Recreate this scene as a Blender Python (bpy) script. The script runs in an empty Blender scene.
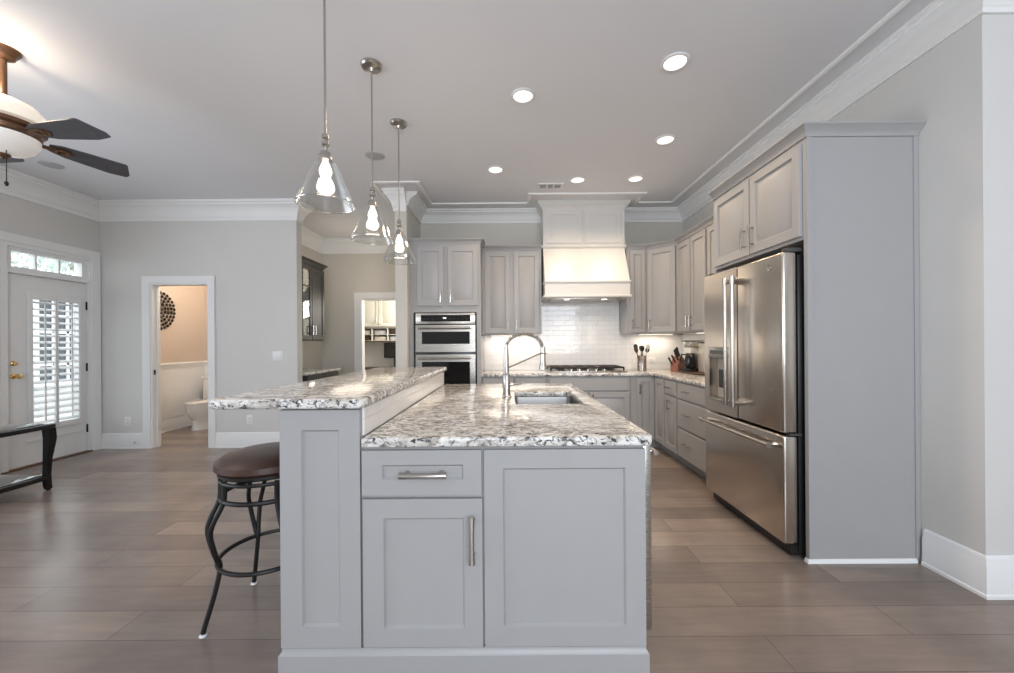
import bpy, bmesh, math, random
from mathutils import Vector, Matrix, Euler
PI = math.pi
SC = bpy.context.scene
COL = SC.collection
random.seed(7)

# ------------------------------------------------------------------ camera, world, big lights, exposure
cam_d = bpy.data.cameras.new('camera')
cam = bpy.data.objects.new('camera', cam_d); COL.objects.link(cam)
cam_d.sensor_width = 36.0
cam_d.lens = 36.0 * 395.0 / 1014.0
cam_d.shift_x = -1.0 / 1014.0
cam_d.shift_y = 6.5 / 1014.0
cam_d.clip_start = 0.05
cam.matrix_world = Matrix.Translation((0, 0, 1.276)) @ Matrix.Rotation(PI/2, 4, 'X') @ Matrix.Rotation(math.radians(-0.4), 4, 'Z')
SC.camera = cam

world = bpy.data.worlds.new('daylight'); SC.world = world; world.use_nodes = True
bgn = world.node_tree.nodes['Background']
bgn.inputs['Color'].default_value = (0.90, 0.95, 1.0, 1)
bgn.inputs['Strength'].default_value = 2.6

SC.view_settings.view_transform = 'Standard'
SC.view_settings.look = 'None'
SC.view_settings.gamma = 1.0
SC.view_settings.use_curve_mapping = False
SC.view_settings.exposure = 0.28

XF = {}      # world matrix of every object made here
def light(name, kind, loc, power, color, parent=None, **kw):
    d = bpy.data.lights.new(name, kind); d.energy = power; d.color = color
    for k, v in kw.items():
        if k != 'rot': setattr(d, k, v)
    o = bpy.data.objects.new(name, d); COL.objects.link(o); o.location = loc
    if 'rot' in kw: o.rotation_euler = kw['rot']
    if parent: o.parent = parent
    XF[o.name] = Matrix.Identity(4)
    return o

WARM = (1.0, 0.80, 0.60)
COOL = (0.84, 0.91, 1.0)
# added fill lights, no windows there: behind camera on its right, along left wall
light('fill_light_rear', 'AREA', (.9, -3.0, 1.95), 155, COOL, shape='RECTANGLE', size=3.0, size_y=2.0, rot=(PI/2, 0, 0))
light('fill_light_left', 'AREA', (-4.95, 0.3, 1.6), 95, COOL, shape='RECTANGLE', size=5.0, size_y=2.0, rot=(PI/2, 0, -PI/2))

# ------------------------------------------------------------------ materials
MATS = {}
def nodes_of(m):
    return m.node_tree.nodes, m.node_tree.links
def pbr(name, color, rough=0.5, metal=0.0, spec=0.5, coat=0.0, emit=None, estr=0.0, bump=0.0, bscale=80, var=0.0, vscale=6.0):
    """Principled material with procedural tone variation and bump."""
    m = bpy.data.materials.new(name); m.use_nodes = True
    n, l = nodes_of(m); b = n['Principled BSDF']
    b.inputs['Base Color'].default_value = (*color, 1)
    b.inputs['Roughness'].default_value = rough
    b.inputs['Metallic'].default_value = metal
    b.inputs['Specular IOR Level'].default_value = spec
    b.inputs['Coat Weight'].default_value = coat
    if emit:
        b.inputs['Emission Color'].default_value = (*emit, 1)
        b.inputs['Emission Strength'].default_value = estr
    tc = n.new('ShaderNodeTexCoord')
    if var > 0:
        no = n.new('ShaderNodeTexNoise'); no.inputs['Scale'].default_value = vscale; no.inputs['Detail'].default_value = 4
        l.new(tc.outputs['Object'], no.inputs['Vector'])
        r = n.new('ShaderNodeValToRGB')
        r.color_ramp.elements[0].position = 0.3; r.color_ramp.elements[1].position = 0.7
        r.color_ramp.elements[0].color = (*[c * (1 - var) for c in color], 1)
        r.color_ramp.elements[1].color = (*[min(1, c * (1 + var)) for c in color], 1)
        l.new(no.outputs['Fac'], r.inputs['Fac']); l.new(r.outputs['Color'], b.inputs['Base Color'])
    if bump > 0:
        nb = n.new('ShaderNodeTexNoise'); nb.inputs['Scale'].default_value = bscale; nb.inputs['Detail'].default_value = 3
        l.new(tc.outputs['Object'], nb.inputs['Vector'])
        bp = n.new('ShaderNodeBump'); bp.inputs['Strength'].default_value = bump; bp.inputs['Distance'].default_value = 0.002
        l.new(nb.outputs['Fac'], bp.inputs['Height']); l.new(bp.outputs['Normal'], b.inputs['Normal'])
    MATS[name] = m
    return m

M_wall = pbr('wall_paint', (0.635, 0.622, 0.598), 0.75, spec=0.25, bump=0.08, bscale=180, var=0.015, vscale=2)
M_greige = pbr('greige_wall', (0.60, 0.572, 0.515), 0.75, spec=0.25, bump=0.08, bscale=180, var=0.015, vscale=2)  # warmer, slightly darker tone than wall_paint, on kitchen and serving walls
M_ceil = pbr('ceiling_paint', (0.78, 0.79, 0.82), 0.85, spec=0.2, bump=0.08, bscale=150, var=0.01, vscale=2)
M_trim = pbr('white_trim', (0.80, 0.80, 0.79), 0.4, spec=0.4, var=0.01)
M_powder = pbr('powder_paint', (0.62, 0.525, 0.445), 0.75, spec=0.25, bump=0.08, bscale=180)
M_cab = pbr('grey_cabinet_paint', (0.362, 0.357, 0.355), 0.38, spec=0.45, var=0.012, vscale=9)
M_dcab = pbr('dark_cabinet_paint', (0.042, 0.042, 0.041), 0.5, spec=0.3, var=0.03)
M_wcab = pbr('cream_cabinet_paint', (0.72, 0.70, 0.62), 0.4, var=0.02)
M_hood = pbr('hood_white_paint', (0.66, 0.645, 0.61), 0.3, spec=0.5, var=0.01)
M_chrome = pbr('brushed_nickel', (0.49, 0.465, 0.43), 0.24, 1.0, var=0.02, vscale=30)
M_brass = pbr('polished_brass', (0.80, 0.58, 0.25), 0.2, 1.0, var=0.02)
M_bronze = pbr('oiled_bronze', (0.17, 0.095, 0.055), 0.35, 0.75, var=0.1, vscale=20)
M_iron = pbr('black_iron', (0.012, 0.011, 0.011), 0.45, 0.0, spec=0.3, var=0.2, vscale=40)
M_black = pbr('black_plastic', (0.012, 0.012, 0.013), 0.35, var=0.1)
M_bglass = pbr('black_glass', (0.006, 0.006, 0.007), 0.06, spec=0.6, var=0.05)
M_leather = pbr('brown_leather', (0.055, 0.028, 0.020), 0.33, spec=0.5, bump=0.3, bscale=160, var=0.25, vscale=8)
M_blackwood = pbr('black_wood', (0.010, 0.008, 0.008), 0.3, spec=0.3, var=0.2, vscale=15)
M_blade = pbr('grey_fan_blade', (0.075, 0.075, 0.085), 0.45, var=0.12, vscale=22)
M_ceramic = pbr('white_ceramic', (0.80, 0.79, 0.77), 0.12, spec=0.5, var=0.01)
M_plate = pbr('white_plastic', (0.78, 0.78, 0.77), 0.35, var=0.01)
M_speaker = pbr('speaker_grille', (0.47, 0.47, 0.475), 0.7, bump=0.5, bscale=500)
M_wood = pbr('knife_block_wood', (0.27, 0.105, 0.07), 0.45, var=0.2, vscale=30)
M_darkwood = pbr('dark_board_wood', (0.06, 0.032, 0.022), 0.45, var=0.2, vscale=20)
M_appl = pbr('pale_appliance', (0.66, 0.61, 0.54), 0.3, 0.3, var=0.03)
M_emit = pbr('lamp_lens', (0.9, 0.88, 0.85), 0.5, emit=(1.0, 0.93, 0.84), estr=1.6, var=0.01)
M_bulb = pbr('lit_bulb', (0.9, 0.85, 0.8), 0.4, emit=(1.0, 0.80, 0.64), estr=2.6, var=0.01)
M_strip = pbr('light_strip_lens', (0.9, 0.9, 0.85), 0.5, emit=(1.0, 0.88, 0.70), estr=2.5, var=0.01)
M_fanglass = pbr('lit_frosted_glass', (0.80, 0.74, 0.66), 0.35, emit=(1.0, 0.88, 0.72), estr=0.30, var=0.02)
M_bowl = pbr('alabaster_glass', (0.80, 0.78, 0.75), 0.3, emit=(1.0, 0.93, 0.85), estr=0.16, var=0.02)
M_display = pbr('oven_display', (0.006, 0.006, 0.007), 0.08, emit=(0.7, 0.85, 1.0), estr=0.0, var=0.05)
M_lit = pbr('display_digits', (0.6, 0.6, 0.6), 0.3, emit=(0.8, 0.9, 1.0), estr=0.6, var=0.01)
M_ext = pbr('neighbour_siding', (0.62, 0.62, 0.60), 0.8, var=0.05)
M_extdark = pbr('dark_window_pane', (0.05, 0.06, 0.07), 0.15, var=0.3)
M_leaf = pbr('tree_leaf', (0.40, 0.45, 0.40), 0.6, var=0.4, vscale=3)
M_patio = pbr('patio_concrete', (0.52, 0.51, 0.49), 0.9, var=0.06)
M_slot = pbr('slot_dark', (0.05, 0.05, 0.05), 0.6, var=0.05)

def steel(name, color, rough, axis):
    m = pbr(name, color, rough, 1.0)
    n, l = nodes_of(m); b = n['Principled BSDF']
    tc = n.new('ShaderNodeTexCoord'); mp = n.new('ShaderNodeMapping')
    s = [420.0, 420.0, 420.0]; s[axis] = 2.0
    mp.inputs['Scale'].default_value = s
    no = n.new('ShaderNodeTexNoise'); no.inputs['Scale'].default_value = 1.0; no.inputs['Detail'].default_value = 2
    l.new(tc.outputs['Object'], mp.inputs['Vector']); l.new(mp.outputs['Vector'], no.inputs['Vector'])
    mr = n.new('ShaderNodeMapRange'); mr.inputs['To Min'].default_value = rough - 0.015; mr.inputs['To Max'].default_value = rough + 0.02
    l.new(no.outputs['Fac'], mr.inputs['Value']); l.new(mr.outputs['Result'], b.inputs['Roughness'])
    return m
M_steel = steel('brushed_steel', (0.63, 0.575, 0.515), 0.24, 1)
M_steelx = steel('brushed_steel_wide', (0.53, 0.505, 0.465), 0.27, 0)
M_sink = steel('sink_steel', (0.34, 0.33, 0.325), 0.35, 0)

def thin_glass(name, tint, refl=1.0, ior=1.45, add=0.03):
    m = bpy.data.materials.new(name); m.use_nodes = True
    n, l = nodes_of(m); n.remove(n['Principled BSDF']); out = n['Material Output']
    tr = n.new('ShaderNodeBsdfTransparent'); tr.inputs['Color'].default_value = (*tint, 1)
    gl = n.new('ShaderNodeBsdfGlossy'); gl.inputs['Roughness'].default_value = 0.04; gl.inputs['Color'].default_value = (refl, refl, refl, 1)
    fr = n.new('ShaderNodeLayerWeight'); fr.inputs['Blend'].default_value = 0.5
    pw = n.new('ShaderNodeMath'); pw.operation = 'POWER'; pw.inputs[1].default_value = ior * 2.4
    ad = n.new('ShaderNodeMath'); ad.operation = 'ADD'; ad.inputs[1].default_value = add; ad.use_clamp = True
    mx = n.new('ShaderNodeMixShader')
    l.new(fr.outputs['Facing'], pw.inputs[0]); l.new(pw.outputs[0], ad.inputs[0]); l.new(ad.outputs[0], mx.inputs['Fac'])
    l.new(tr.outputs['BSDF'], mx.inputs[1]); l.new(gl.outputs['BSDF'], mx.inputs[2]); l.new(mx.outputs['Shader'], out.inputs['Surface'])
    return m
M_glass = thin_glass('pendant_glass', (0.93, 0.94, 0.94), 1.0, 1.2, 0.07)
M_rim = thin_glass('pendant_glass_rim', (0.9, 0.92, 0.92), 1.0, .6, 0.35)
M_pane = thin_glass('window_glass', (0.96, 0.98, 0.98), 0.8, 1.4, 0.0)
M_tglass = thin_glass('table_glass', (0.55, 0.58, 0.58), 1.0, 1.5, 0.08)

def ramp(n, stops, mode='LINEAR'):
    r = n.new('ShaderNodeValToRGB'); r.color_ramp.interpolation = mode
    els = r.color_ramp.elements
    while len(els) < len(stops): els.new(0.5)
    for e, (p, c) in zip(els, stops):
        e.position = p; e.color = (*c, 1) if len(c) == 3 else c
    return r

def granite():
    m = pbr('granite', (0.6, 0.57, 0.53), 0.12, spec=0.5)
    n, l = nodes_of(m); b = n['Principled BSDF']
    tc = n.new('ShaderNodeTexCoord')
    mp = n.new('ShaderNodeMapping'); mp.inputs['Rotation'].default_value = (0, 0, 0.35); mp.inputs['Scale'].default_value = (0.75, 1.3, 1.0)
    l.new(tc.outputs['Object'], mp.inputs['Vector'])
    def noise(scale, detail, rough, dist=0.0):
        x = n.new('ShaderNodeTexNoise'); x.inputs['Scale'].default_value = scale; x.inputs['Detail'].default_value = detail
        x.inputs['Roughness'].default_value = rough; x.inputs['Distortion'].default_value = dist
        l.new(mp.outputs['Vector'], x.inputs['Vector']); return x
    def mix(fac, a, c):
        x = n.new('ShaderNodeMix'); x.data_type = 'RGBA'
        l.new(fac, x.inputs[0])
        if isinstance(a, tuple): x.inputs[6].default_value = (*a, 1)
        else: l.new(a, x.inputs[6])
        if isinstance(c, tuple): x.inputs[7].default_value = (*c, 1)
        else: l.new(c, x.inputs[7])
        return x.outputs[2]
    base = ramp(n, [(0.32, (0.34, 0.295, 0.25)), (0.45, (0.565, 0.53, 0.475)), (0.58, (0.78, 0.76, 0.725))])
    l.new(noise(11, 7, 0.68, 0.8).outputs['Fac'], base.inputs['Fac'])
    grey = ramp(n, [(0.52, (0, 0, 0)), (0.58, (1, 1, 1))])
    l.new(noise(26, 5, 0.7, 1.0).outputs['Fac'], grey.inputs['Fac'])
    c1 = mix(grey.outputs['Color'], base.outputs['Color'], (0.27, 0.26, 0.26))
    dark = ramp(n, [(0.54, (0, 0, 0)), (0.58, (1, 1, 1))])
    l.new(noise(42, 5, 0.75, 0.8).outputs['Fac'], dark.inputs['Fac'])
    c2 = mix(dark.outputs['Color'], c1, (0.055, 0.05, 0.05))
    white = ramp(n, [(0.62, (0, 0, 0)), (0.68, (1, 1, 1))])
    l.new(noise(34, 4, 0.6, 0.2).outputs['Fac'], white.inputs['Fac'])
    c3 = mix(white.outputs['Color'], c2, (0.86, 0.85, 0.82))
    l.new(c3, b.inputs['Base Color'])
    return m
M_granite = granite()

def planks():
    m = pbr('oak_planks', (0.25, 0.2, 0.17), 0.3, spec=0.5)
    n, l = nodes_of(m); b = n['Principled BSDF']
    tc = n.new('ShaderNodeTexCoord')
    br = n.new('ShaderNodeTexBrick')
    br.offset = 0.37; br.offset_frequency = 2; br.squash = 1.0
    br.inputs['Scale'].default_value = 1.0; br.inputs['Brick Width'].default_value = 1.75; br.inputs['Row Height'].default_value = 0.19
    br.inputs['Mortar Size'].default_value = 0.0022; br.inputs['Mortar Smooth'].default_value = 0.6; br.inputs['Bias'].default_value = 0.0
    br.inputs['Color1'].default_value = (0.0, 0.0, 0.0, 1); br.inputs['Color2'].default_value = (1, 1, 1, 1); br.inputs['Mortar'].default_value = (0.5, 0.5, 0.5, 1)
    l.new(tc.outputs['Object'], br.inputs['Vector'])
    tone = ramp(n, [(0.0, (0.190, 0.154, 0.134)), (0.35, (0.228, 0.183, 0.157)), (0.7, (0.257, 0.207, 0.176)), (1.0, (0.305, 0.243, 0.203))])
    l.new(br.outputs['Color'], tone.inputs['Fac'])
    mp = n.new('ShaderNodeMapping'); mp.inputs['Scale'].default_value = (1.3, 12, 1)
    l.new(tc.outputs['Object'], mp.inputs['Vector'])
    g = n.new('ShaderNodeTexNoise'); g.inputs['Scale'].default_value = 1.6; g.inputs['Detail'].default_value = 7; g.inputs['Roughness'].default_value = 0.65; g.inputs['Distortion'].default_value = 0.8
    l.new(mp.outputs['Vector'], g.inputs['Vector'])
    gr = ramp(n, [(0.25, (0.87, 0.87, 0.87)), (0.75, (1.11, 1.11, 1.11))])
    l.new(g.outputs['Fac'], gr.inputs['Fac'])
    big = n.new('ShaderNodeTexNoise'); big.inputs['Scale'].default_value = 2.2; big.inputs['Detail'].default_value = 3
    l.new(tc.outputs['Object'], big.inputs['Vector'])
    bgm = ramp(n, [(0.3, (0.82, 0.83, 0.85)), (0.7, (1.14, 1.12, 1.1))])
    l.new(big.outputs['Fac'], bgm.inputs['Fac'])
    m1 = n.new('ShaderNodeMix'); m1.data_type = 'RGBA'; m1.blend_type = 'MULTIPLY'; m1.inputs[0].default_value = 1
    l.new(tone.outputs['Color'], m1.inputs[6]); l.new(gr.outputs['Color'], m1.inputs[7])
    m2 = n.new('ShaderNodeMix'); m2.data_type = 'RGBA'; m2.blend_type = 'MULTIPLY'; m2.inputs[0].default_value = 1
    l.new(m1.outputs[2], m2.inputs[6]); l.new(bgm.outputs['Color'], m2.inputs[7])
    m3 = n.new('ShaderNodeMix'); m3.data_type = 'RGBA'
    l.new(br.outputs['Fac'], m3.inputs[0]); l.new(m2.outputs[2], m3.inputs[6]); m3.inputs[7].default_value = (0.10, 0.08, 0.07, 1)
    l.new(m3.outputs[2], b.inputs['Base Color'])
    rr = n.new('ShaderNodeMapRange'); rr.inputs['To Min'].default_value = 0.16; rr.inputs['To Max'].default_value = 0.32
    l.new(g.outputs['Fac'], rr.inputs['Value']); l.new(rr.outputs['Result'], b.inputs['Roughness'])
    bp = n.new('ShaderNodeBump'); bp.inputs['Strength'].default_value = 0.07; bp.inputs['Distance'].default_value = 0.002
    inv = n.new('ShaderNodeMath'); inv.operation = 'SUBTRACT'
    l.new(g.outputs['Fac'], inv.inputs[0]); l.new(br.outputs['Fac'], inv.inputs[1])
    l.new(inv.outputs[0], bp.inputs['Height']); l.new(bp.outputs['Normal'], b.inputs['Normal'])
    return m
M_floor = planks()

def tile(name, ax):
    """white gloss subway tile; ax = horizontal axis of the wall ('X' or 'Y')."""
    m = pbr(name, (0.78, 0.77, 0.75), 0.10, spec=0.5)
    n, l = nodes_of(m); b = n['Principled BSDF']
    tc = n.new('ShaderNodeTexCoord'); sp = n.new('ShaderNodeSeparateXYZ'); cb = n.new('ShaderNodeCombineXYZ')
    l.new(tc.outputs['Object'], sp.inputs[0]); l.new(sp.outputs[ax], cb.inputs['X']); l.new(sp.outputs['Z'], cb.inputs['Y'])
    br = n.new('ShaderNodeTexBrick'); br.offset = 0.5
    br.inputs['Scale'].default_value = 1; br.inputs['Brick Width'].default_value = 0.152; br.inputs['Row Height'].default_value = 0.0655
    br.inputs['Mortar Size'].default_value = 0.0022; br.inputs['Mortar Smooth'].default_value = 0.3
    br.inputs['Color1'].default_value = (0.80, 0.79, 0.77, 1); br.inputs['Color2'].default_value = (0.76, 0.755, 0.74, 1); br.inputs['Mortar'].default_value = (0.60, 0.59, 0.57, 1)
    l.new(cb.outputs[0], br.inputs['Vector']); l.new(br.outputs['Color'], b.inputs['Base Color'])
    mr = n.new('ShaderNodeMapRange'); mr.inputs['To Min'].default_value = 0.08; mr.inputs['To Max'].default_value = 0.7
    l.new(br.outputs['Fac'], mr.inputs['Value']); l.new(mr.outputs['Result'], b.inputs['Roughness'])
    no = n.new('ShaderNodeTexNoise'); no.inputs['Scale'].default_value = 14; no.inputs['Detail'].default_value = 1
    l.new(tc.outputs['Object'], no.inputs['Vector'])
    su = n.new('ShaderNodeMath'); su.operation = 'SUBTRACT'
    l.new(no.outputs['Fac'], su.inputs[0]); l.new(br.outputs['Fac'], su.inputs[1])
    bp = n.new('ShaderNodeBump'); bp.inputs['Strength'].default_value = 0.35; bp.inputs['Distance'].default_value = 0.003
    l.new(su.outputs[0], bp.inputs['Height']); l.new(bp.outputs['Normal'], b.inputs['Normal'])
    return m
M_tile = tile('subway_tile', 'X'); M_tiley = tile('subway_tile_side', 'Y')

# ------------------------------------------------------------------ mesh helpers
class MB:
    def __init__(self): self.bm = bmesh.new()
    def box(self, x0, x1, y0, y1, z0, z1, bev=0.0, seg=2):
        r = bmesh.ops.create_cube(self.bm, size=1.0)
        vs = r['verts']
        for v in vs:
            v.co = Vector((x0 + (v.co.x + .5) * (x1 - x0), y0 + (v.co.y + .5) * (y1 - y0), z0 + (v.co.z + .5) * (z1 - z0)))
        if bev > 0:
            es = list({e for v in vs for e in v.link_edges})
            bmesh.ops.bevel(self.bm, geom=es, offset=bev, segments=seg, affect='EDGES', profile=0.5)
        return self
    def loft(self, rings, close=True, cap0=True, cap1=True):
        rs = [[self.bm.verts.new(p) for p in r] for r in rings]
        for a, b in zip(rs, rs[1:]):
            k = len(a)
            for i in range(k if close else k - 1):
                j = (i + 1) % k
                try: self.bm.faces.new((a[i], a[j], b[j], b[i]))
                except ValueError: pass
        if cap0 and close: self.bm.faces.new(rs[0][::-1])
        if cap1 and close: self.bm.faces.new(rs[-1])
        return self
    def tube(self, pts, rad, sides=10, flat=None):
        """round tube along pts; rad number or list; flat=(a,b) scales the two cross axes."""
        pts = [Vector(p) for p in pts]; n = len(pts)
        rads = rad if isinstance(rad, (list, tuple)) else [rad] * n
        fa, fb = flat or (1, 1)
        t0 = (pts[1] - pts[0]).normalized()
        u = t0.orthogonal().normalized() if abs(t0.z) > 0.9 else t0.cross(Vector((0, 0, 1))).normalized()
        rings = []; prev = t0
        for i, p in enumerate(pts):
            t = (pts[min(i+1, n-1)] - pts[max(i-1, 0)]).normalized()
            q = prev.rotation_difference(t); u = q @ u; u = (u - t * u.dot(t)).normalized(); prev = t
            w = t.cross(u)
            rings.append([p + (u * math.cos(2*PI*k/sides) * fa + w * math.sin(2*PI*k/sides) * fb) * rads[i] for k in range(sides)])
        return self.loft(rings)
    def ring(self, c, r, tr, seg=40, sides=8, normal='Z'):
        rings = []
        for i in range(seg):
            a = 2*PI*i/seg
            rr = []
            for k in range(sides):
                b = 2*PI*k/sides
                d = r + tr * math.cos(b); h = tr * math.sin(b)
                p = {'Z': (d*math.cos(a), d*math.sin(a), h), 'X': (h, d*math.cos(a), d*math.sin(a)), 'Y': (d*math.cos(a), h, d*math.sin(a))}[normal]
                rr.append(Vector(c) + Vector(p))
            rings.append(rr)
        rings.append(rings[0])
        rs = [[self.bm.verts.new(p) for p in r_] for r_ in rings[:-1]]; rs.append(rs[0])
        for a, b in zip(rs, rs[1:]):
            for i in range(sides): self.bm.faces.new((a[i], a[(i+1) % sides], b[(i+1) % sides], b[i]))
        return self
    def lathe(self, prof, c=(0, 0, 0), seg=32, axis='Z', cap0=True, cap1=True):
        def P(r, h, a):
            x, y = r*math.cos(a), r*math.sin(a)
            return Vector(c) + Vector({'Z': (x, y, h), 'Y': (x, h, y), 'X': (h, x, y)}[axis])
        return self.loft([[P(max(r, 1e-4), h, 2*PI*k/seg) for k in range(seg)] for r, h in prof], True, cap0, cap1)
    def prism(self, poly, z0, z1, axis='Z'):
        def P(a, b, h): return {'Z': (a, b, h), 'Y': (a, h, b), 'X': (h, a, b)}[axis]
        return self.loft([[P(a, b, z0) for a, b in poly], [P(a, b, z1) for a, b in poly]])
    def front(self, x0, x1, z0, z1, yb, t, style):
        s = min(0.056, (x1-x0)*0.24, (z1-z0)*0.27); f = yb - t
        prof = {'raised': [(0, yb), (0, f+.003), (.003, f), (s, f), (s+.003, f+.010), (s+.014, f+.013), (s+.046 if min(x1-x0, z1-z0) > 2*s+.11 else s+.018, f+.001)],
                'shaker': [(0, yb), (0, f+.002), (.002, f), (s+.006, f), (s+.008, f+.010)],
                'slab': [(0, yb), (0, f+.006), (.006, f)]}[style]
        self.loft([[(x0+i, y, z0+i), (x1-i, y, z0+i), (x1-i, y, z1-i), (x0+i, y, z1-i)] for i, y in prof], True, False, True)
        return self
    def pull(self, cx, cz, L, axis, yf, r=0.0065):
        h = L/2; d = .034
        pr = [(-h*.80, 0), (-h*.84, -.014), (-h*.88, -d*.85), (-h, -d), (-h*.8, -d-.001), (-h*.4, -d-.002), (0, -d-.003)]
        pts = [(-h, -d*.94), (-h*.72, -d), (-h*.3, -d-.003), (h*.3, -d-.003), (h*.72, -d), (h, -d*.94)]
        rr = [r*1.25, r*1.05, r*.9, r*.9, r*1.05, r*1.25]
        f = (lambda a, y: (cx + a, yf + y, cz)) if axis == 'x' else (lambda a, y: (cx, yf + y, cz + a))
        self.tube([f(a, y) for a, y in pts], rr, 10)
        for s in (-1, 1):
            self.tube([f(s*h*.74, 0), f(s*h*.74, -d*.5), f(s*h*.74, -d)], [r*1.1, r*.8, r*.9], 10)
        return self
    def sweep(self, path, prof, side=1, caps=True):
        self.loft(sweep_rings(path, prof, side), True, caps, caps); return self
    def build(self, name, mat, parent=None, world=False, angle=35, xf=None):
        if parent is not None and world:
            self.bm.transform(XF[parent.name].inverted())
        if xf is not None: self.bm.transform(xf)
        bmesh.ops.recalc_face_normals(self.bm, faces=self.bm.faces)
        me = bpy.data.meshes.new(name); self.bm.to_mesh(me); self.bm.free()
        me.materials.append(mat)
        for p in me.polygons: p.use_smooth = True
        me.set_sharp_from_angle(angle=math.radians(angle))
        o = bpy.data.objects.new(name, me); COL.objects.link(o)
        if parent is not None: o.parent = parent
        XF[o.name] = XF[parent.name].copy() if parent is not None else Matrix.Identity(4)
        return o

def sweep_rings(path, prof, side=1):
    P = [Vector((x, y)) for x, y in path]; n = len(P); rings = []
    def nrm(a, b):
        d = (b - a).normalized(); return Vector((-d.y, d.x)) * side
    for i in range(n):
        if i == 0: m = nrm(P[0], P[1])
        elif i == n-1: m = nrm(P[-2], P[-1])
        else:
            a, b = nrm(P[i-1], P[i]), nrm(P[i], P[i+1]); m = (a + b) / (1 + a.dot(b))
        rings.append([(P[i].x + m.x*o, P[i].y + m.y*o, z) for o, z in prof])
    return rings

def thing(name, label, cat, loc=(0, 0, 0), rz=0.0, group=None):
    o = bpy.data.objects.new(name, None); COL.objects.link(o)
    o.empty_display_size = 0.1
    o.location = loc; o.rotation_euler = (0, 0, rz); o['label'] = label; o['category'] = cat
    if group: o['group'] = group
    XF[o.name] = Matrix.Translation(loc) @ Matrix.Rotation(rz, 4, 'Z')
    return o
def tag(o, label, cat, group=None, kind=None):
    o['label'] = label; o['category'] = cat
    if group: o['group'] = group
    if kind: o['kind'] = kind
    return o
def struct(mb, name, mat, parent=None):
    o = mb.build(name, mat, parent); 
    if parent is None: o['kind'] = 'structure'
    return o
def copy_tree(o, parent=None):
    c = o.copy(); COL.objects.link(c); XF[c.name] = XF[o.name].copy()
    if parent is not None: c.parent = parent
    for ch in list(o.children): copy_tree(ch, c)
    return c
def dup(o, loc, label, rz=None):
    c = copy_tree(o); c.location = loc; c['label'] = label
    if rz is not None: c.rotation_euler = (0, 0, rz)
    return c
def smooth(pts, n=5):
    P = [Vector(p) for p in pts]; out = []
    for i in range(len(P)-1):
        a, b, c, d = P[max(i-1, 0)], P[i], P[i+1], P[min(i+2, len(P)-1)]
        for k in range(n):
            t = k/n
            out.append(.5*((2*b) + (c-a)*t + (2*a-5*b+4*c-d)*t*t + (3*b-a-3*c+d)*t**3))
    return out + [P[-1]]
def Rz(deg): return math.radians(deg)

# ------------------------------------------------------------------ room dimensions
CZ = 3.05                    # ceiling
XL, XR = -5.07, 2.363        # left and right walls
YF = 4.91                    # far wall of the living side
YB = 5.32                    # back wall of the kitchen
PX0, PX1, PY = -1.31, -1.17, 4.60   # partition beside the ovens
BY, BX = 6.73, -3.17         # serving area behind: back wall, left wall

struct(MB().box(-5.3, 4.4, -3.2, 9.2, -0.06, 0.0), 'floor', M_floor)
struct(MB().box(-5.3, 4.4, -3.2, 9.2, CZ, CZ + .1), 'ceiling', M_ceil)
DY0, DY1, DZ = 3.93, 4.812, 2.345     # patio door opening
w = MB().box(XL-.14, XL, -3.2, DY0, 0, CZ).box(XL-.14, XL, DY1, YF+.12, 0, CZ).box(XL-.14, XL, DY0, DY1, DZ, CZ)
struct(w, 'wall_left', M_wall)
OX0, OX1, OZ = -4.442, -3.716, 2.048
w = MB().box(XL, OX0, YF, YF+.12, 0, CZ).box(OX1, -2.62, YF, YF+.12, 0, CZ).box(OX0, OX1, YF, YF+.12, OZ, CZ)
struct(w, 'wall_far', M_wall)
struct(MB().box(XL-.14, XL, YF+.12, 6.85, 0, CZ).box(XL, BX-.12, 6.6, 6.72, 0, CZ), 'wall_powder', M_powder)
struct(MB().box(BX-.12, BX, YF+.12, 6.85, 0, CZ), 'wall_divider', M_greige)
SX0, SX1, SZ = -2.504, -1.70, 2.045
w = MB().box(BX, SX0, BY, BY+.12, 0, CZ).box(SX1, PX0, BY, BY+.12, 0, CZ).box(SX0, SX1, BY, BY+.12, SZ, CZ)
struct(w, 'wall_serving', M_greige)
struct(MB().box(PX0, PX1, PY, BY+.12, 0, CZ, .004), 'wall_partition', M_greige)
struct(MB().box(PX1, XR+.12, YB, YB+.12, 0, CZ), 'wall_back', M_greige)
struct(MB().box(XR, XR+.12, 1.96, YB, 0, CZ).box(XR+.12, 4.4, 1.96, 2.08, 0, CZ), 'wall_right', M_wall)
struct(MB().box(-4.6, -0.4, 8.9, 9.02, 0, CZ).box(-4.72, -4.6, 6.85, 9.02, 0, CZ).box(-.4, -.28, YB+.12, 9.02, 0, CZ), 'wall_study', M_wall)

struct(MB().box(-5.3, 4.4, -3.32, -3.2, 0, CZ), 'wall_front', M_wall)
struct(MB().box(4.4, 4.52, -3.2, 2.08, 0, CZ), 'wall_side', M_wall)
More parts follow.
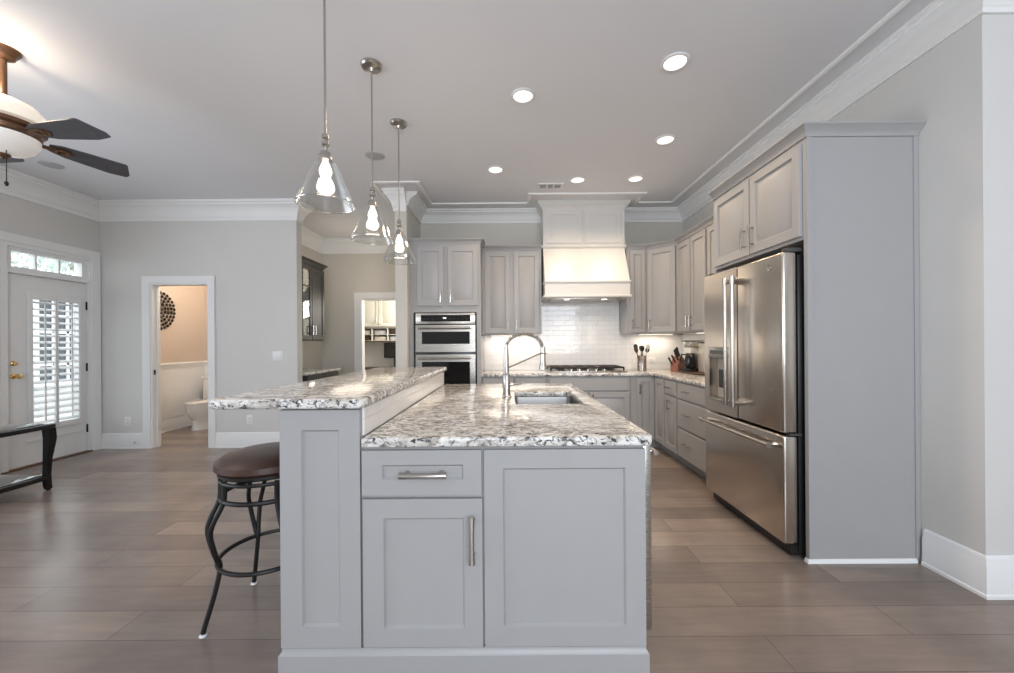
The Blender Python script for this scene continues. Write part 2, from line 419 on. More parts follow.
# crown mouldings
def crown(z0, p, k=1.0):
    h = CZ - z0
    pr = [(0, 0), (.014, 0), (.014, .16), (.022, .20), (.030, .36), (.052, .56), (.082, .72), (.098, .76), (.098, .84), (p, .88), (p, 1.0), (0, 1.0)]
    return [(a if a == p else a*p/.115, z0 + b*h) for a, b in pr]
LIV, KIT = crown(2.815, .115), crown(2.888, .125)
struct(MB().sweep([(PX1, PY), (PX0, PY), (PX0, BY), (BX, BY), (BX, YF+.12), (-2.62, YF+.12), (-2.62, YF), (XL, YF), (XL, -3.0)], LIV, 1), 'trim_1', M_trim)
HX0, HX1 = 0.452, 1.48        # hood sides
struct(MB().sweep([(4.3, 1.96), (XR, 1.96), (XR, YB), (HX1, YB)], KIT, 1), 'trim_2', M_trim)
struct(MB().sweep([(HX0, YB), (PX1, YB), (PX1, PY)], KIT, 1), 'trim_3', M_trim)
bead = [(-.022, CZ-.001), (-.018, CZ-.014), (-.006, CZ-.02), (.006, CZ-.02), (.018, CZ-.014), (.022, CZ-.001)]
struct(MB().sweep([(4.3, 1.66), (XR-.27, 1.66), (XR-.27, YB-.32), (HX1+.16, YB-.32), (HX1+.16, 4.69), (HX0-.18, 4.69), (HX0-.18, YB-.32), (PX1+.2, YB-.32), (PX1+.2, PY-.28), (PX0-.15, PY-.28), (PX0-.15, BY-.3)], bead, 1), 'trim_4', M_trim)

# baseboards
BBP = [(0, 0), (.022, 0), (.022, .014), (.016, .02), (.016, .14), (.010, .155), (.010, .172), (.006, .185), (0, .19)]
struct(MB().sweep([(OX0-.08, YF), (XL, YF), (XL, DY1+.09)], BBP, 1), 'baseboard_far', M_trim)
struct(MB().sweep([(OX1+.08, YF), (-2.62, YF), (-2.62, YF+.12)], BBP, -1), 'baseboard_middle', M_trim)
struct(MB().sweep([(XR, 2.245), (XR, 1.96), (4.3, 1.96)], [(a*1.1, b*1.08) for a, b in BBP], -1), 'baseboard_right', M_trim)
struct(MB().sweep([(XL, YF+.12), (XL, 6.6), (BX-.12, 6.6)], BBP, -1), 'baseboard_powder', M_trim)
struct(MB().sweep([(PX0, BY), (PX0, PY), (PX1, PY)], BBP, -1), 'baseboard_partition', M_trim)
# powder-room wainscot and chair rail
struct(MB().box(XL, XL+.012, YF+.12, 6.6, .19, 0.97).box(XL, BX-.12, 6.588, 6.6, .19, .97), 'trim_5', M_trim)
struct(MB().sweep([(XL, YF+.12), (XL, 6.6), (BX-.12, 6.6)], [(.012, .93), (.018, .93), (.022, .965), (.035, .985), (.035, 1.0), (.026, 1.01), (.0, 1.015), (0, .93)], -1), 'trim_6', M_trim)

# door casings (mitred, profiled): the casing lies on plane y = yw facing -Y, or on plane x = xw facing +X
def casing(name, a0, a1, zt, wid, plane, at, depth=.022):
    pr = [(0, 0), (0, depth*.6), (wid*.12, depth*.75), (wid*.75, depth), (wid, depth*1.15), (wid, 0)]   # from the opening outwards
    mb = MB(); rings = []
    for (a, z, da, dz) in [(a0, 0, -1, 0), (a0, zt, -1, 1), (a1, zt, 1, 1), (a1, 0, 1, 0)]:
        r = []
        for o, h in pr:
            p = (a + da*o, z + dz*o)
            r.append((p[0], at - h, p[1]) if plane == 'Y' else (at + h, p[0], p[1]))
        rings.append(r)
    mb.loft(rings)
    return struct(mb, name, M_trim)
casing('trim_7', OX0, OX1, OZ, .085, 'Y', YF)
casing('trim_8', SX0, SX1, SZ, .105, 'Y', BY)
casing('trim_9', DY0, DY1, DZ, .085, 'X', XL)
struct(MB().box(OX0, OX0+.018, YF, YF+.12, 0, OZ).box(OX1-.018, OX1, YF, YF+.12, 0, OZ).box(OX0+.018, OX1-.018, YF, YF+.12, OZ-.018, OZ)
       .box(OX0+.018, OX0+.03, YF+.06, YF+.085, 0, OZ-.018).box(OX1-.03, OX1-.018, YF+.06, YF+.085, 0, OZ-.018), 'trim_10', M_trim)
struct(MB().box(SX0, SX0+.018, BY, BY+.12, 0, SZ).box(SX1-.018, SX1, BY, BY+.12, 0, SZ).box(SX0+.018, SX1-.018, BY, BY+.12, SZ-.018, SZ), 'trim_11', M_trim)
tag(MB().box(OX0+.018, OX0+.021, YF+.02, YF+.045, .91, .97, .001).build('strike_plate', M_iron), 'dark strike plate on the white jamb of the powder room doorway', 'strike plate')

# ------------------------------------------------------------------ patio door with transom, left wall
dr = bpy.data.objects.new('door_1', None); COL.objects.link(dr); dr['kind'] = 'structure'; XF['door_1'] = Matrix.Identity(4)
xd0, xd1 = XL-.095, XL-.05          # slab thickness
sy0, sy1, sz1 = 4.01, 4.795, 2.03
ly0, ly1, lz0, lz1 = 4.235, 4.695, .40, 1.80
s = MB().box(xd0, xd1, sy0, ly0, .012, sz1).box(xd0, xd1, ly1, sy1, .012, sz1).box(xd0, xd1, ly0, ly1, .012, lz0).box(xd0, xd1, ly0, ly1, lz1, sz1)
s.box(xd1, xd1+.012, ly0-.05, ly1+.05, lz1+.03, lz1+.055, .004).box(xd1, xd1+.012, ly0-.05, ly1+.05, .25, .275, .004)
slab = s.build('slab', M_trim, dr)
jb = MB().box(XL-.14, XL, DY0, sy0-.004, 0, DZ).box(XL-.14, XL, sy1+.004, DY1, 0, DZ).box(XL-.14, XL, sy0-.004, sy1+.004, sz1+.005, 2.075).box(XL-.14, XL, sy0-.004, sy1+.004, 2.305, DZ)
jb.build('door_frame', M_trim, dr)
MB().box(XL-.14, XL+.01, DY0, DY1, -.002, .011, .003).build('threshold', M_bronze, dr)
MB().box(XL-.085, XL-.078, ly0, ly1, lz0, lz1).build('glass', M_pane, dr)
sh = MB(); xs = XL-.0455
fr = MB()
ym = (ly0+ly1)/2
for a, b in ((ly0-.035, ym-.002), (ym+.002, ly1+.035)):
    fr.box(xs-.004, xs+.022, a, a+(.04 if a < ym-.1 else .014), lz0-.04, lz1+.04, .003).box(xs-.004, xs+.022, b-(.04 if b > ym+.1 else .014), b, lz0-.04, lz1+.04, .003)
    ra_, rb_ = a+(.04 if a < ym-.1 else .014), b-(.04 if b > ym+.1 else .014)
    fr.box(xs-.004, xs+.022, ra_, rb_, lz0-.04, lz0+.02, .003).box(xs-.004, xs+.022, ra_, rb_, lz1-.02, lz1+.04, .003)
shutter = fr.build('shutter_frame', M_trim, dr)
k = 19
for i in range(k):
    z = lz0 + .05 + (lz1-lz0-.1)*i/(k-1)
    for a, b in ((ly0+.006, ym-.017), (ym+.017, ly1-.006)):
        ca, sa = math.cos(.45), math.sin(.45)
        prof = [(-.03, -.002), (0, -.005), (.03, -.002), (.03, .002), (0, .005), (-.03, .002)]
        pr = [(u*ca - v*sa, u*sa + v*ca) for u, v in prof]
        sh.loft([[(xs+.01+u, yy, z-v) for u, v in pr] for yy in (a, b)])
for yc in ((ly0+ym)/2-.018, (ly1+ym)/2+.018):
    sh.box(xs+.038, xs+.046, yc-.006, yc+.006, lz0+.06, lz1-.06)
sh.build('louvers', M_trim, shutter)
kb = MB().lathe([(.028, 0), (.028, .006), (.012, .012), (.011, .04), (.024, .052), (.028, .066), (.022, .08), (.004, .085)], (xd1, sy0+.075, .965), 20, 'X')
kb.build('knob', M_brass, dr)
MB().lathe([(.027, 0), (.027, .008), (.018, .018), (.018, .03), (.004, .032)], (xd1, sy0+.075, 1.10), 20, 'X').build('deadbolt', M_brass, dr)
for z in (.28, 1.02, 1.76):
    MB().box(xd1-.005, xd1+.006, sy1-.006, sy1+.012, z-.045, z+.045, .002).tube([(xd1+.008, sy1+.002, z-.05), (xd1+.008, sy1+.002, z+.05)], .007, 8).build('hinge', M_iron, dr)
wn = bpy.data.objects.new('window_1', None); COL.objects.link(wn); wn['kind'] = 'structure'; XF['window_1'] = Matrix.Identity(4)
f = MB()
ty0, ty1, tz0, tz1 = 4.06, 4.735, 2.105, 2.265
f.box(XL-.11, XL-.03, sy0-.004, ty0, 2.075, 2.305).box(XL-.11, XL-.03, ty1, sy1+.004, 2.075, 2.305).box(XL-.11, XL-.03, ty0, ty1, 2.075, tz0).box(XL-.11, XL-.03, ty0, ty1, tz1, 2.305)
for i in (1, 2):
    y = ty0 + (ty1-ty0)*i/3; f.box(XL-.09, XL-.045, y-.009, y+.009, tz0, tz1)
f.build('window_frame', M_trim, wn)
MB().box(XL-.075, XL-.068, ty0, ty1, tz0, tz1).build('glass', M_pane, wn)

# outside: patio, neighbouring house with a window, trees
struct(MB().box(-14, XL-.14, -4, 14, -.1, -.03), 'patio_ground', M_patio)
nh = thing('neighbour_house', 'pale neighbouring house with a dark paned window seen through the patio door', 'house', (-9.6, 7.4, 0))
NW = MB()
for i in range(16): NW.box(-9.75, -9.6 + (.012 if i % 2 else .0), 3.0, 13.0, .17*i, .17*(i+1))
NW.build('house_wall', M_ext, nh, True)
wf = MB()
wy0, wy1, wz0, wz1 = 8.05, 8.85, .55, 2.25
wf.box(-9.6, -9.55, wy0-.12, wy0, wz0-.1, wz1+.1).box(-9.6, -9.55, wy1, wy1+.12, wz0-.1, wz1+.1).box(-9.6, -9.55, wy0, wy1, wz1, wz1+.1).box(-9.6, -9.55, wy0, wy1, wz0-.1, wz0)
for i in (1, 2): wf.box(-9.6, -9.56, wy0+(wy1-wy0)*i/3-.025, wy0+(wy1-wy0)*i/3+.025, wz0, wz1)
for i in (1, 2, 3, 4): wf.box(-9.6, -9.56, wy0, wy1, wz0+(wz1-wz0)*i/5-.025, wz0+(wz1-wz0)*i/5+.025)
o = wf.build('house_window', M_trim, nh, True)
MB().box(-9.6, -9.585, wy0, wy1, wz0, wz1).build('pane', M_extdark, o, True)
def tree(x, y, h, r, label, seed):
    rnd = random.Random(seed)
    t = thing('garden_tree', label, 'tree', (x, y, -.03), 0, 'trees beyond the neighbouring house')
    MB().tube([(0, 0, 0), (.05, .02, h*.4), (0, .05, h*.75)], [.16, .12, .06], 10).build('trunk', M_darkwood, t)
    lv = MB()
    for _ in range(260):
        d = Vector((rnd.gauss(0, 1), rnd.gauss(0, 1), rnd.gauss(0, 1))).normalized() * (r * rnd.random() ** .4)
        c = Vector((0, 0, h)) + d
        e = Euler((rnd.random()*6, rnd.random()*6, rnd.random()*6)).to_matrix()
        a, b = e @ Vector((.11, 0, 0)), e @ Vector((0, .05, 0))
        vs = [lv.bm.verts.new(c + q) for q in (-a, b, a, -b)]
        lv.bm.faces.new(vs)
    lv.build('foliage', M_leaf, t)
tree(-11.5, 10.5, 3.5, .85, 'leafy tree seen through the right part of the transom glass', 1)
tree(-13.9, 11.2, 3.75, 1.0, 'leafy tree seen through the left part of the transom glass', 2)

# ------------------------------------------------------------------ cabinets
def cabinet(name, label, cat, loc, rz, W, D, z0, z1, fronts, mat=None, style='raised', crown_p=None, group=None, body=None, pull=None, toe=False):
    """fronts: (kind, x0, x1, z0, z1, handle) in the cabinet's own frame (front face y=0, doors towards -y)."""
    mat = mat or M_cab
    t = thing(name, label, cat, loc, rz, group)
    mb = MB()
    if body: body(mb)
    else:
        mb.box(0, W, 0, D, z0, z1)
        if toe: mb.box(0.0, W, .075, D, 0, z0)
    mb.build('body', mat, t)
    for kind, a, b, c, d, h in fronts:
        st = 'slab' if kind == 'false_front' else style
        if kind == 'drawer' and style == 'raised': st = 'slab'
        o = MB().front(a, b, c, d, -.001, .02, st).build({'false_front': 'false_front'}.get(kind, kind), mat, t)
        if h:
            ax, hx, hz, L = h
            MB().pull(hx, hz, L, ax, -.021).build('handle', pull or M_chrome, o)
    return t
def doors2(W, z0, z1, hz, inset=.018, gap=.022, L=.12):
    m = W/2
    return [('door', inset, m-gap/2, z0, z1, ('z', m-gap/2-.03, hz, L)), ('door', m+gap/2, W-inset, z0, z1, ('z', m+gap/2+.03, hz, L))]
CCP = [(0, -.055), (.008, -.055), (.010, -.042), (.018, -.032), (.034, -.014), (.042, -.008), (.042, .0), (0, 0)]
def cab_crown(t, rings_xy, z, side, name='cornice'):
    """cornice on a cabinet's top edge: world-space path."""
    return MB().sweep(rings_xy, [(o, z + h) for o, h in CCP], side).build(name, M_cab, t, True)

UZ0, UZ1, UT = 1.39, 2.455, 2.50        # wall-cabinet bottom, body top, cornice top
UY = YB - .33                           # front of the back-wall uppers
UXF = XR - .33                          # front of the right-wall uppers
EPS = .002
# uppers left of the hood
W = HX0 - .024 - (-.32)
c = cabinet('upper_cabinet', 'grey double-door wall cabinet between the ovens and the white hood', 'cabinet', (-.32+EPS, UY, 0), 0, W-EPS, .328, UZ0, UZ1, doors2(W-EPS, UZ0+.008, UZ1-.03, UZ0+.11, .03, .05))
cab_crown(c, [(-.32+EPS, UY), (HX0-.024, UY)], UT, -1)
# narrow upper right of the hood
cx = XR - .61
c = cabinet('upper_cabinet', 'narrow grey wall cabinet directly right of the white hood', 'cabinet', (HX1+.024, UY, 0), 0, cx-HX1-.024-EPS, .328, UZ0, UZ1,
            [('door', .035, cx-HX1-.045, UZ0+.008, UZ1-.03, ('z', .065, UZ0+.11, .12))])
path = [(HX1+.024, UY), (cx, UY), (UXF, YB-.61), (UXF, 3.283)]
RG = sweep_rings(path, [(o, UT + h) for o, h in CCP], -1)
def seg_crown(t, i, cut0=None, cut1=None):
    r0, r1 = RG[i], RG[i+1]
    if cut1 is not None: r1 = [(x, cut1, z) for x, y, z in r1]
    if cut0 is not None: r0 = [(x, cut0, z) for x, y, z in r0]
    MB().loft([r0, r1]).build('cornice', M_cab, t, True)
seg_crown(c, 0)
# diagonal corner upper
dl = math.hypot(UXF-cx, .28)
ang = math.atan2((YB-.61)-UY, UXF-cx)
def corner_body(mb):
    q = [(cx, UY), (UXF, YB-.61), (XR-EPS, YB-.61), (XR-EPS, YB-EPS), (cx, YB-EPS)]
    mb.prism(q, UZ0, UZ1); mb.bm.transform((Matrix.Translation((cx, UY, 0)) @ Matrix.Rotation(ang, 4, 'Z')).inverted())
c = cabinet('corner_upper_cabinet', 'grey diagonal corner wall cabinet above the knife block', 'cabinet', (cx, UY, 0), ang, dl, .3, UZ0, UZ1,
            [('door', .025, dl-.025, UZ0+.008, UZ1-.03, ('z', .055, UZ0+.11, .12))], body=corner_body)
seg_crown(c, 1)
# right wall uppers
yA, yB_, yC = YB-.61-EPS, 4.0, 3.283
W = yA - yB_ - EPS
c = cabinet('upper_cabinet', 'grey two-door wall cabinet right of the diagonal corner cabinet', 'cabinet', (UXF, yA, 0), -PI/2, W, .328, UZ0, UZ1, doors2(W, UZ0+.008, UZ1-.03, UZ0+.11, .02, .02))
seg_crown(c, 2, yA, yB_)
W = yB_ - yC - EPS
c = cabinet('upper_cabinet', 'grey wall cabinet half hidden beside the tall refrigerator cabinet', 'cabinet', (UXF, yB_, 0), -PI/2, W, .328, UZ0, UZ1, doors2(W, UZ0+.008, UZ1-.03, UZ0+.11, .02, .02))
seg_crown(c, 2, yB_, yC)

# oven tower
ox0, ox1, oy = PX1+EPS, -.32, YB-.64
OW = ox1-ox0
def oven_body(mb):
    mb.box(0, .05, 0, .636, .1, UT-.03).box(OW-.05, OW, 0, .636, .1, UT-.03).box(.05, OW-.05, .0, .636, 1.645, UT-.03).box(.05, OW-.05, 0, .636, .1, .42).box(.05, OW-.05, .6, .636, .42, 1.645).box(0, OW, .075, .636, 0, .1)
oc = cabinet('oven_cabinet', 'tall grey cabinet housing the steel wall ovens', 'cabinet', (ox0, oy, 0), 0, OW, .636, .1, UT,
             [('door', .10, OW/2-.012, 1.72+.0, 2.42, ('z', OW/2-.045, 1.80+.03, .14)), ('door', OW/2+.05-.012, OW-.03, 1.72, 2.42, ('z', OW/2+.085-.012, 1.83, .14)),
              ('drawer', .03, OW-.03, .12, .40, ('x', OW/2, .32, .13))], body=oven_body)
cab_crown(oc, [(ox0, oy), (ox1, oy), (ox1, UY-.045)], 2.512, -1)

# combination wall oven: microwave over oven
ov = thing('double_oven', 'steel double wall oven with black glass in the grey tower', 'oven', (ox0+.088, oy, 0))
vw = .695; vx = lambda a: a
MB().box(-.03, OW-.148, .002, .55, .43, 1.64, .004).build('body', M_black, ov)
MB().box(-.008, vw, -.022, .0, 1.505, 1.635, .004).build('control_panel', M_steelx, ov)
dsp = MB().box(.055, vw-.055, -.0255, -.0225, 1.535, 1.612).build('display', M_display, ov)
for i in range(11):
    if i != 5: MB().box(.085+i*.05, .105+i*.05, -.0262, -.0256, 1.563, 1.569).build('touch_key', M_slot, dsp)
MB().box(.315, .355, -.0262, -.0256, 1.567, 1.584).build('clock_display', M_lit, dsp)
def oven_door(z0, z1, wz0, wz1, hz):
    mb = MB().box(-.008, .065, -.03, 0, z0, z1).box(vw-.065, vw, -.03, 0, z0, z1).box(.065, vw-.065, -.03, 0, z0, wz0).box(.065, vw-.065, -.03, 0, wz1, z1)
    d = mb.build('door', M_steelx, ov)
    MB().box(.065, vw-.065, -.026, -.002, wz0, wz1).build('window', M_bglass, d)
    h = MB().tube([(.03, -.075, hz), (vw-.05, -.075, hz)], .014, 12)
    for x in (.055, vw-.075): h.box(x-.012, x+.012, -.075, -.03, hz-.012, hz+.012, .003)
    h.build('handle', M_steelx, d)
oven_door(1.175, 1.492, 1.27, 1.415, 1.458)
oven_door(.445, 1.145, .60, 1.06, 1.105)

# ------------------------------------------------------------------ perimeter base cabinets
BH = .875; CT = .912
by = YB - .61; bx = XR - .61
W = (HX0+.01) - ox1 - EPS
cabinet('base_cabinet', 'grey base cabinet under the counter between ovens and cooktop', 'cabinet', (ox1+EPS, by, 0), 0, W, .606, .1, BH,
        [('drawer', .02, W/2-.01, .70, .855, ('x', W/4, .78, .12)), ('drawer', W/2+.01, W-.02, .70, .855, ('x', W*.75, .78, .12))] + doors2(W, .115, .68, .60), toe=True)
W = 1.455 - (HX0+.01) - EPS
cabinet('cooktop_cabinet', 'grey base cabinet under the gas cooktop', 'cabinet', (HX0+.01+EPS, by, 0), 0, W, .606, .1, BH,
        [('false_front', .02, W-.02, .70, .855, None)] + doors2(W, .115, .68, .60), toe=True)
def corner_base(mb):
    mb.prism([(1.457, by), (bx, by), (bx, 4.40+EPS), (XR-EPS, 4.40+EPS), (XR-EPS, YB-EPS), (1.457, YB-EPS)], .1, BH)
    mb.prism([(1.457, by+.075), (bx+.075, by+.075), (bx+.075, 4.40+EPS), (XR-EPS, 4.40+EPS), (XR-EPS, YB-EPS), (1.457, YB-EPS)], 0, .1)
    mb.bm.transform(Matrix.Translation((-1.457, -by, 0)))
cb = cabinet('corner_base_cabinet', 'grey corner base cabinet with folding door under the utensil crock', 'cabinet', (1.457, by, 0), 0, .3, .6, .1, BH,
             [('door', .07, bx-1.457-.022, .115, .855, ('z', .10, .72, .11))], body=corner_base)
m = MB().front(.022, by-4.40-.012, .115, .855, -.001, .02, 'raised')
m.bm.transform(Matrix.Translation((bx, by, 0)) @ Matrix.Rotation(-PI/2, 4, 'Z'))
m.build('door', M_cab, cb, True)
cabinet('base_cabinet', 'narrow grey base cabinet with small drawer above a door on the right run', 'cabinet', (bx, 4.40, 0), -PI/2, .33-EPS, .606, .1, BH,
        [('drawer', .015, .313, .71, .86, ('x', .165, .785, .10)), ('door', .015, .313, .115, .69, ('z', .16, .60, .11))], toe=True)
W = 4.07 - 3.283
cabinet('drawer_cabinet', 'grey base cabinet with three wide drawers beside the refrigerator', 'cabinet', (bx, 4.07, 0), -PI/2, W, .606, .1, BH,
        [('drawer', .015, W-.015, .70, .86, ('x', .24, .785, .11)), ('drawer', .015, W-.015, .41, .685, ('x', .24, .56, .11)), ('drawer', .015, W-.015, .115, .395, ('x', .24, .27, .11))], toe=True)

def slab_top(outer, holes, z0, z1, rnd=.012):
    """stone slab: outline with holes, soft arris at the top and bottom."""
    mb = MB(); bm = mb.bm; edges = []
    for loop in [outer] + holes:
        vs = [bm.verts.new((x, y, z1)) for x, y in loop]
        for i in range(len(vs)): edges.append(bm.edges.new((vs[i], vs[(i+1) % len(vs)])))
    bmesh.ops.triangle_fill(bm, use_beauty=True, use_dissolve=True, edges=edges)
    r = bmesh.ops.extrude_face_region(bm, geom=list(bm.faces))
    for v in [g for g in r['geom'] if isinstance(g, bmesh.types.BMVert)]: v.co.z = z0
    bmesh.ops.recalc_face_normals(bm, faces=bm.faces)
    be = [e for e in bm.edges if len(e.link_faces) == 2 and abs(e.verts[0].co.z - e.verts[1].co.z) < 1e-6 and e.calc_face_angle(0) > 1.0]
    bmesh.ops.bevel(bm, geom=be, offset=rnd, segments=3, affect='EDGES', profile=.5)
    return mb
def rrect(x0, x1, y0, y1, r, seg=5):
    P = []
    for cx_, cy_, a0 in ((x1-r, y1-r, 0), (x0+r, y1-r, 90), (x0+r, y0+r, 180), (x1-r, y0+r, 270)):
        for i in range(seg+1):
            a = math.radians(a0 + 90*i/seg); P.append((cx_ + r*math.cos(a), cy_ + r*math.sin(a)))
    return P
ce, cr = by-.03, bx-.03
tag(slab_top([(ox1+EPS, ce), (cr-.06, ce), (cr-.015, ce-.015), (cr, ce-.06), (cr, 3.283), (XR-.012, 3.283), (XR-.012, YB-.012), (ox1+EPS, YB-.012)], [], BH, CT, .008).build('kitchen_countertop', M_granite),
    'L-shaped speckled granite countertop along the back and right walls', 'countertop')
struct(MB().box(ox1+EPS, XR-.01, YB-.01, YB, CT, UZ0+.03).box(HX0-.012, HX1+.012, YB-.01, YB, UZ0+.03, 1.9), 'backsplash_trim', M_tile).name = 'trim_12'
struct(MB().box(XR-.01, XR, 3.283, YB-.01, CT, UZ0+.03), 'trim_13', M_tiley)

# ------------------------------------------------------------------ hood
hd = thing('range_hood', 'large white panelled range hood above the gas cooktop', 'range hood', ((HX0+HX1)/2, YB, 1.8))
hu = YB - .33; hl = YB - .545; e = .004
mb = MB().box(HX0, HX1, hu, YB-e, 2.48, 2.98)
for a, b in ((HX0+.04, (HX0+HX1)/2-.02), ((HX0+HX1)/2+.02, HX1-.04)):
    mb.front(a, b, 2.53, 2.955, hu, .012, 'shaker')
mb.box(HX0, HX0+.04, hu-.006, hu, 2.48, 2.97).box(HX1-.04, HX1, hu-.006, hu, 2.48, 2.97)
mb.build('chimney_box', M_hood, hd, True)
mb = MB().sweep([(HX0, YB-e), (HX0, hu), (HX1, hu), (HX1, YB-e)], [(0, 2.955), (.010, 2.955), (.014, 2.97), (.026, 2.985), (.045, 3.005), (.056, 3.012), (.056, 3.022), (.066, 3.028), (.066, CZ), (0, CZ)], -1)
mb.build('cornice', M_hood, hd, True)
mb = MB().sweep([(HX0, YB-e), (HX0, hu), (HX1, hu), (HX1, YB-e)], [(0, 2.465), (.010, 2.465), (.016, 2.475), (.022, 2.482), (.022, 2.497), (.01, 2.505), (0, 2.505)], -1)
mb.build('moulding', M_hood, hd, True)
n_ = 6; rings = []
for i in range(n_+1):
    u = i/n_; y = hu + (hl-hu)*(u**1.15); z = 2.48 + (2.012-2.48)*u
    rings.append([(HX0, y, z), (HX1, y, z), (HX1, YB-e, z), (HX0, YB-e, z)])
MB().loft(rings).build('canopy', M_hood, hd, True)
mb = MB().box(HX0-.012, HX1+.012, hl-.012, YB-e, 2.0, 2.025, .006).box(HX0, HX1, hl, YB-e, 1.85, 2.005).box(HX0-.02, HX1+.02, hl-.02, YB-e, 1.822, 1.85, .007)
mb.build('apron', M_hood, hd, True)
MB().box(HX0+.08, HX1-.08, hl+.06, YB-.06, 1.813, 1.823, .002).build('filter', M_steelx, hd, True)
for x in (HX0+.28, HX1-.28):
    MB().lathe([(.035, 0), (.035, .004), (.03, .006)], (x, hl+.13, 1.807), 20).build('lamp_lens', M_emit, hd, True)
    light('hood_lamp', 'SPOT', (x-(HX0+HX1)/2, hl+.13-YB, 1.80-1.8), 7, (1.0, .88, .74), hd, spot_size=math.radians(150), spot_blend=.8, shadow_soft_size=.04)

# ------------------------------------------------------------------ gas cooktop
ck = thing('gas_cooktop', 'stainless gas cooktop with black grates under the hood', 'cooktop', ((HX0+HX1)/2, by+.3, CT))
MB().box(-.47, .47, -.26, .26, .001, .018, .006).build('base', M_steelx, ck)
for gx in (-.305, 0, .305):
    g = MB()
    for x in (-.14, .14): g.tube([(gx+x, -.19, .02), (gx+x, -.19, .055), (gx+x, .24, .055), (gx+x, .24, .02)], .011, 6)
    for y in (-.19, .24): g.tube([(gx-.14, y, .055), (gx+.14, y, .055)], .011, 6)
    for y in (-.09, .025, .13): g.tube([(gx-.14, y, .06), (gx+.14, y, .06)], .009, 6)
    g.tube([(gx, -.19, .06), (gx, .24, .06)], .009, 6)
    g.build('grate', M_iron, ck)
for bx_, by_ in ((-.305, -.09), (-.305, .13), (0, .02), (.305, -.09), (.305, .13)):
    MB().lathe([(.05, .018), (.05, .028), (.036, .032), (.036, .04), (.001, .042)], (bx_, by_, 0), 20).build('burner', M_black, ck)
for i in range(5):
    MB().lathe([(.018, .018), (.018, .03), (.014, .045), (.001, .046)], (-.2+.1*i, -.228, 0), 16).build('knob', M_chrome, ck)

# ------------------------------------------------------------------ worktop items
cr_ = thing('utensil_crock', 'round steel crock full of utensils right of the cooktop', 'utensil holder', (1.70, 5.02, CT))
MB().lathe([(.056, .001), (.060, .006), (.059, .09), (.060, .185), (.063, .192), (.057, .192), (.055, .184), (.053, .012), (.001, .010)], seg=28).build('cup', M_steel, cr_)
UT_L = ['black slotted spoon', 'dark wooden spoon', 'black spatula', 'dark ladle', 'black pasta spoon', 'pale-headed spatula']
for i in range(6):
    a = 2*PI*i/6 + .4; lx, ly = math.cos(a), math.sin(a)
    b0 = Vector((1.70+lx*.02, 5.02+ly*.02, CT+.02)); b1 = Vector((1.70+lx*.075, 5.02+ly*.05, CT+.225+.02*(i % 3)))
    d = (b1-b0).normalized()
    mt = M_darkwood if i in (1, 3) else (M_appl if i == 5 else M_black)
    mb = MB().tube([b0, b0.lerp(b1, .5), b1], [.005, .005, .006], 8)
    mb.tube([b1, b1+d*.015, b1+d*.04, b1+d*.065, b1+d*.075], [.006, .022, .031, .026, .008], 12, (.7, .9))
    tag(mb.build('cooking_utensil', mt), UT_L[i] + ' standing in the steel crock, ' + ['rightmost of the bunch', 'at the back right', 'at the back left', 'leftmost of the bunch', 'at the front left', 'at the front right'][i], 'utensil', 'utensils in the steel crock')
kbk = thing('knife_block', 'reddish wooden knife block in the counter corner', 'knife block', (2.10, 4.88, CT), .6)
MB().prism([(-.085, .001), (.075, .001), (.075, .10), (.04, .165), (-.03, .185), (-.085, .065)], -.05, .05, 'Y').build('block', M_wood, kbk)
Mk = XF[kbk.name]
kl = ['tallest black-handled knife at the top of the block', 'black-handled knife beside the tallest one', 'black-handled knife on the right at the top', 'black-handled knife in the middle row', 'black-handled knife low at the left', 'small black-handled knife in the lowest slot']
for i, (px, pz, py) in enumerate([(-.022, .185, -.034), (.0, .178, .0), (.022, .170, .034), (-.05, .145, -.034), (-.062, .118, .0), (-.076, .088, .034)]):
    d = Vector((-.42 if i < 3 else -.66, 0, .80)).normalized(); L = .14 - .012*(i % 3) if i < 3 else .12
    b = Vector((px, py, pz)) - d*.02
    mb = MB().tube([b, b+d*.025, b+d*L*.6, b+d*L, b+d*(L+.012)], [.008, .012, .011, .013, .008], 10, (1, .8))
    mb.bm.transform(Mk)
    tag(mb.build('kitchen_knife', M_black), kl[i], 'knife', 'knives in the wooden block')
tag(MB().box(2.03, 2.335, 4.22, 4.72, CT+.001, CT+.02, .006).build('serving_board', M_darkwood), 'dark board under the coffee maker', 'board')
cm = thing('coffee_maker', 'steel and black drip coffee maker with glass carafe', 'coffee maker', (2.16, 4.62, CT+.021), -PI/2+.25)
MB().box(-.085, .085, -.11, .11, 0, .03, .006).build('base', M_black, cm)
MB().box(-.085, .085, .035, .11, .03, .29, .006).build('tower', M_appl, cm)
MB().box(-.06, .06, -.075, .113, .275, .345, .008).build('brew_head', M_steelx, cm)
MB().box(-.087, .087, -.09, .115, .346, .358, .004).build('lid', M_black, cm)
cf = MB().lathe([(.045, .031), (.060, .045), (.063, .12), (.055, .175), (.045, .20), (.048, .21)], (0, -.035, 0), 24).build('carafe', M_bglass, cm)
MB().tube([(-.04, -.055, .195), (-.085, -.085, .19), (-.10, -.095, .12), (-.055, -.065, .06)], [.009, .010, .010, .008], 8).build('handle', M_black, cf)
bn = thing('countertop_appliance', 'tall pale canister with a dark lid right of the coffee maker', 'appliance', (2.245, 4.42, CT+.021), -PI/2)  # pale boxy appliance of unclear kind, simplified to a box with dark top
MB().box(-.095, .095, -.075, .075, 0, .325, .012).build('body', M_appl, bn)
MB().box(-.097, .097, -.077, .077, .326, .345, .006).build('lid', M_black, bn)

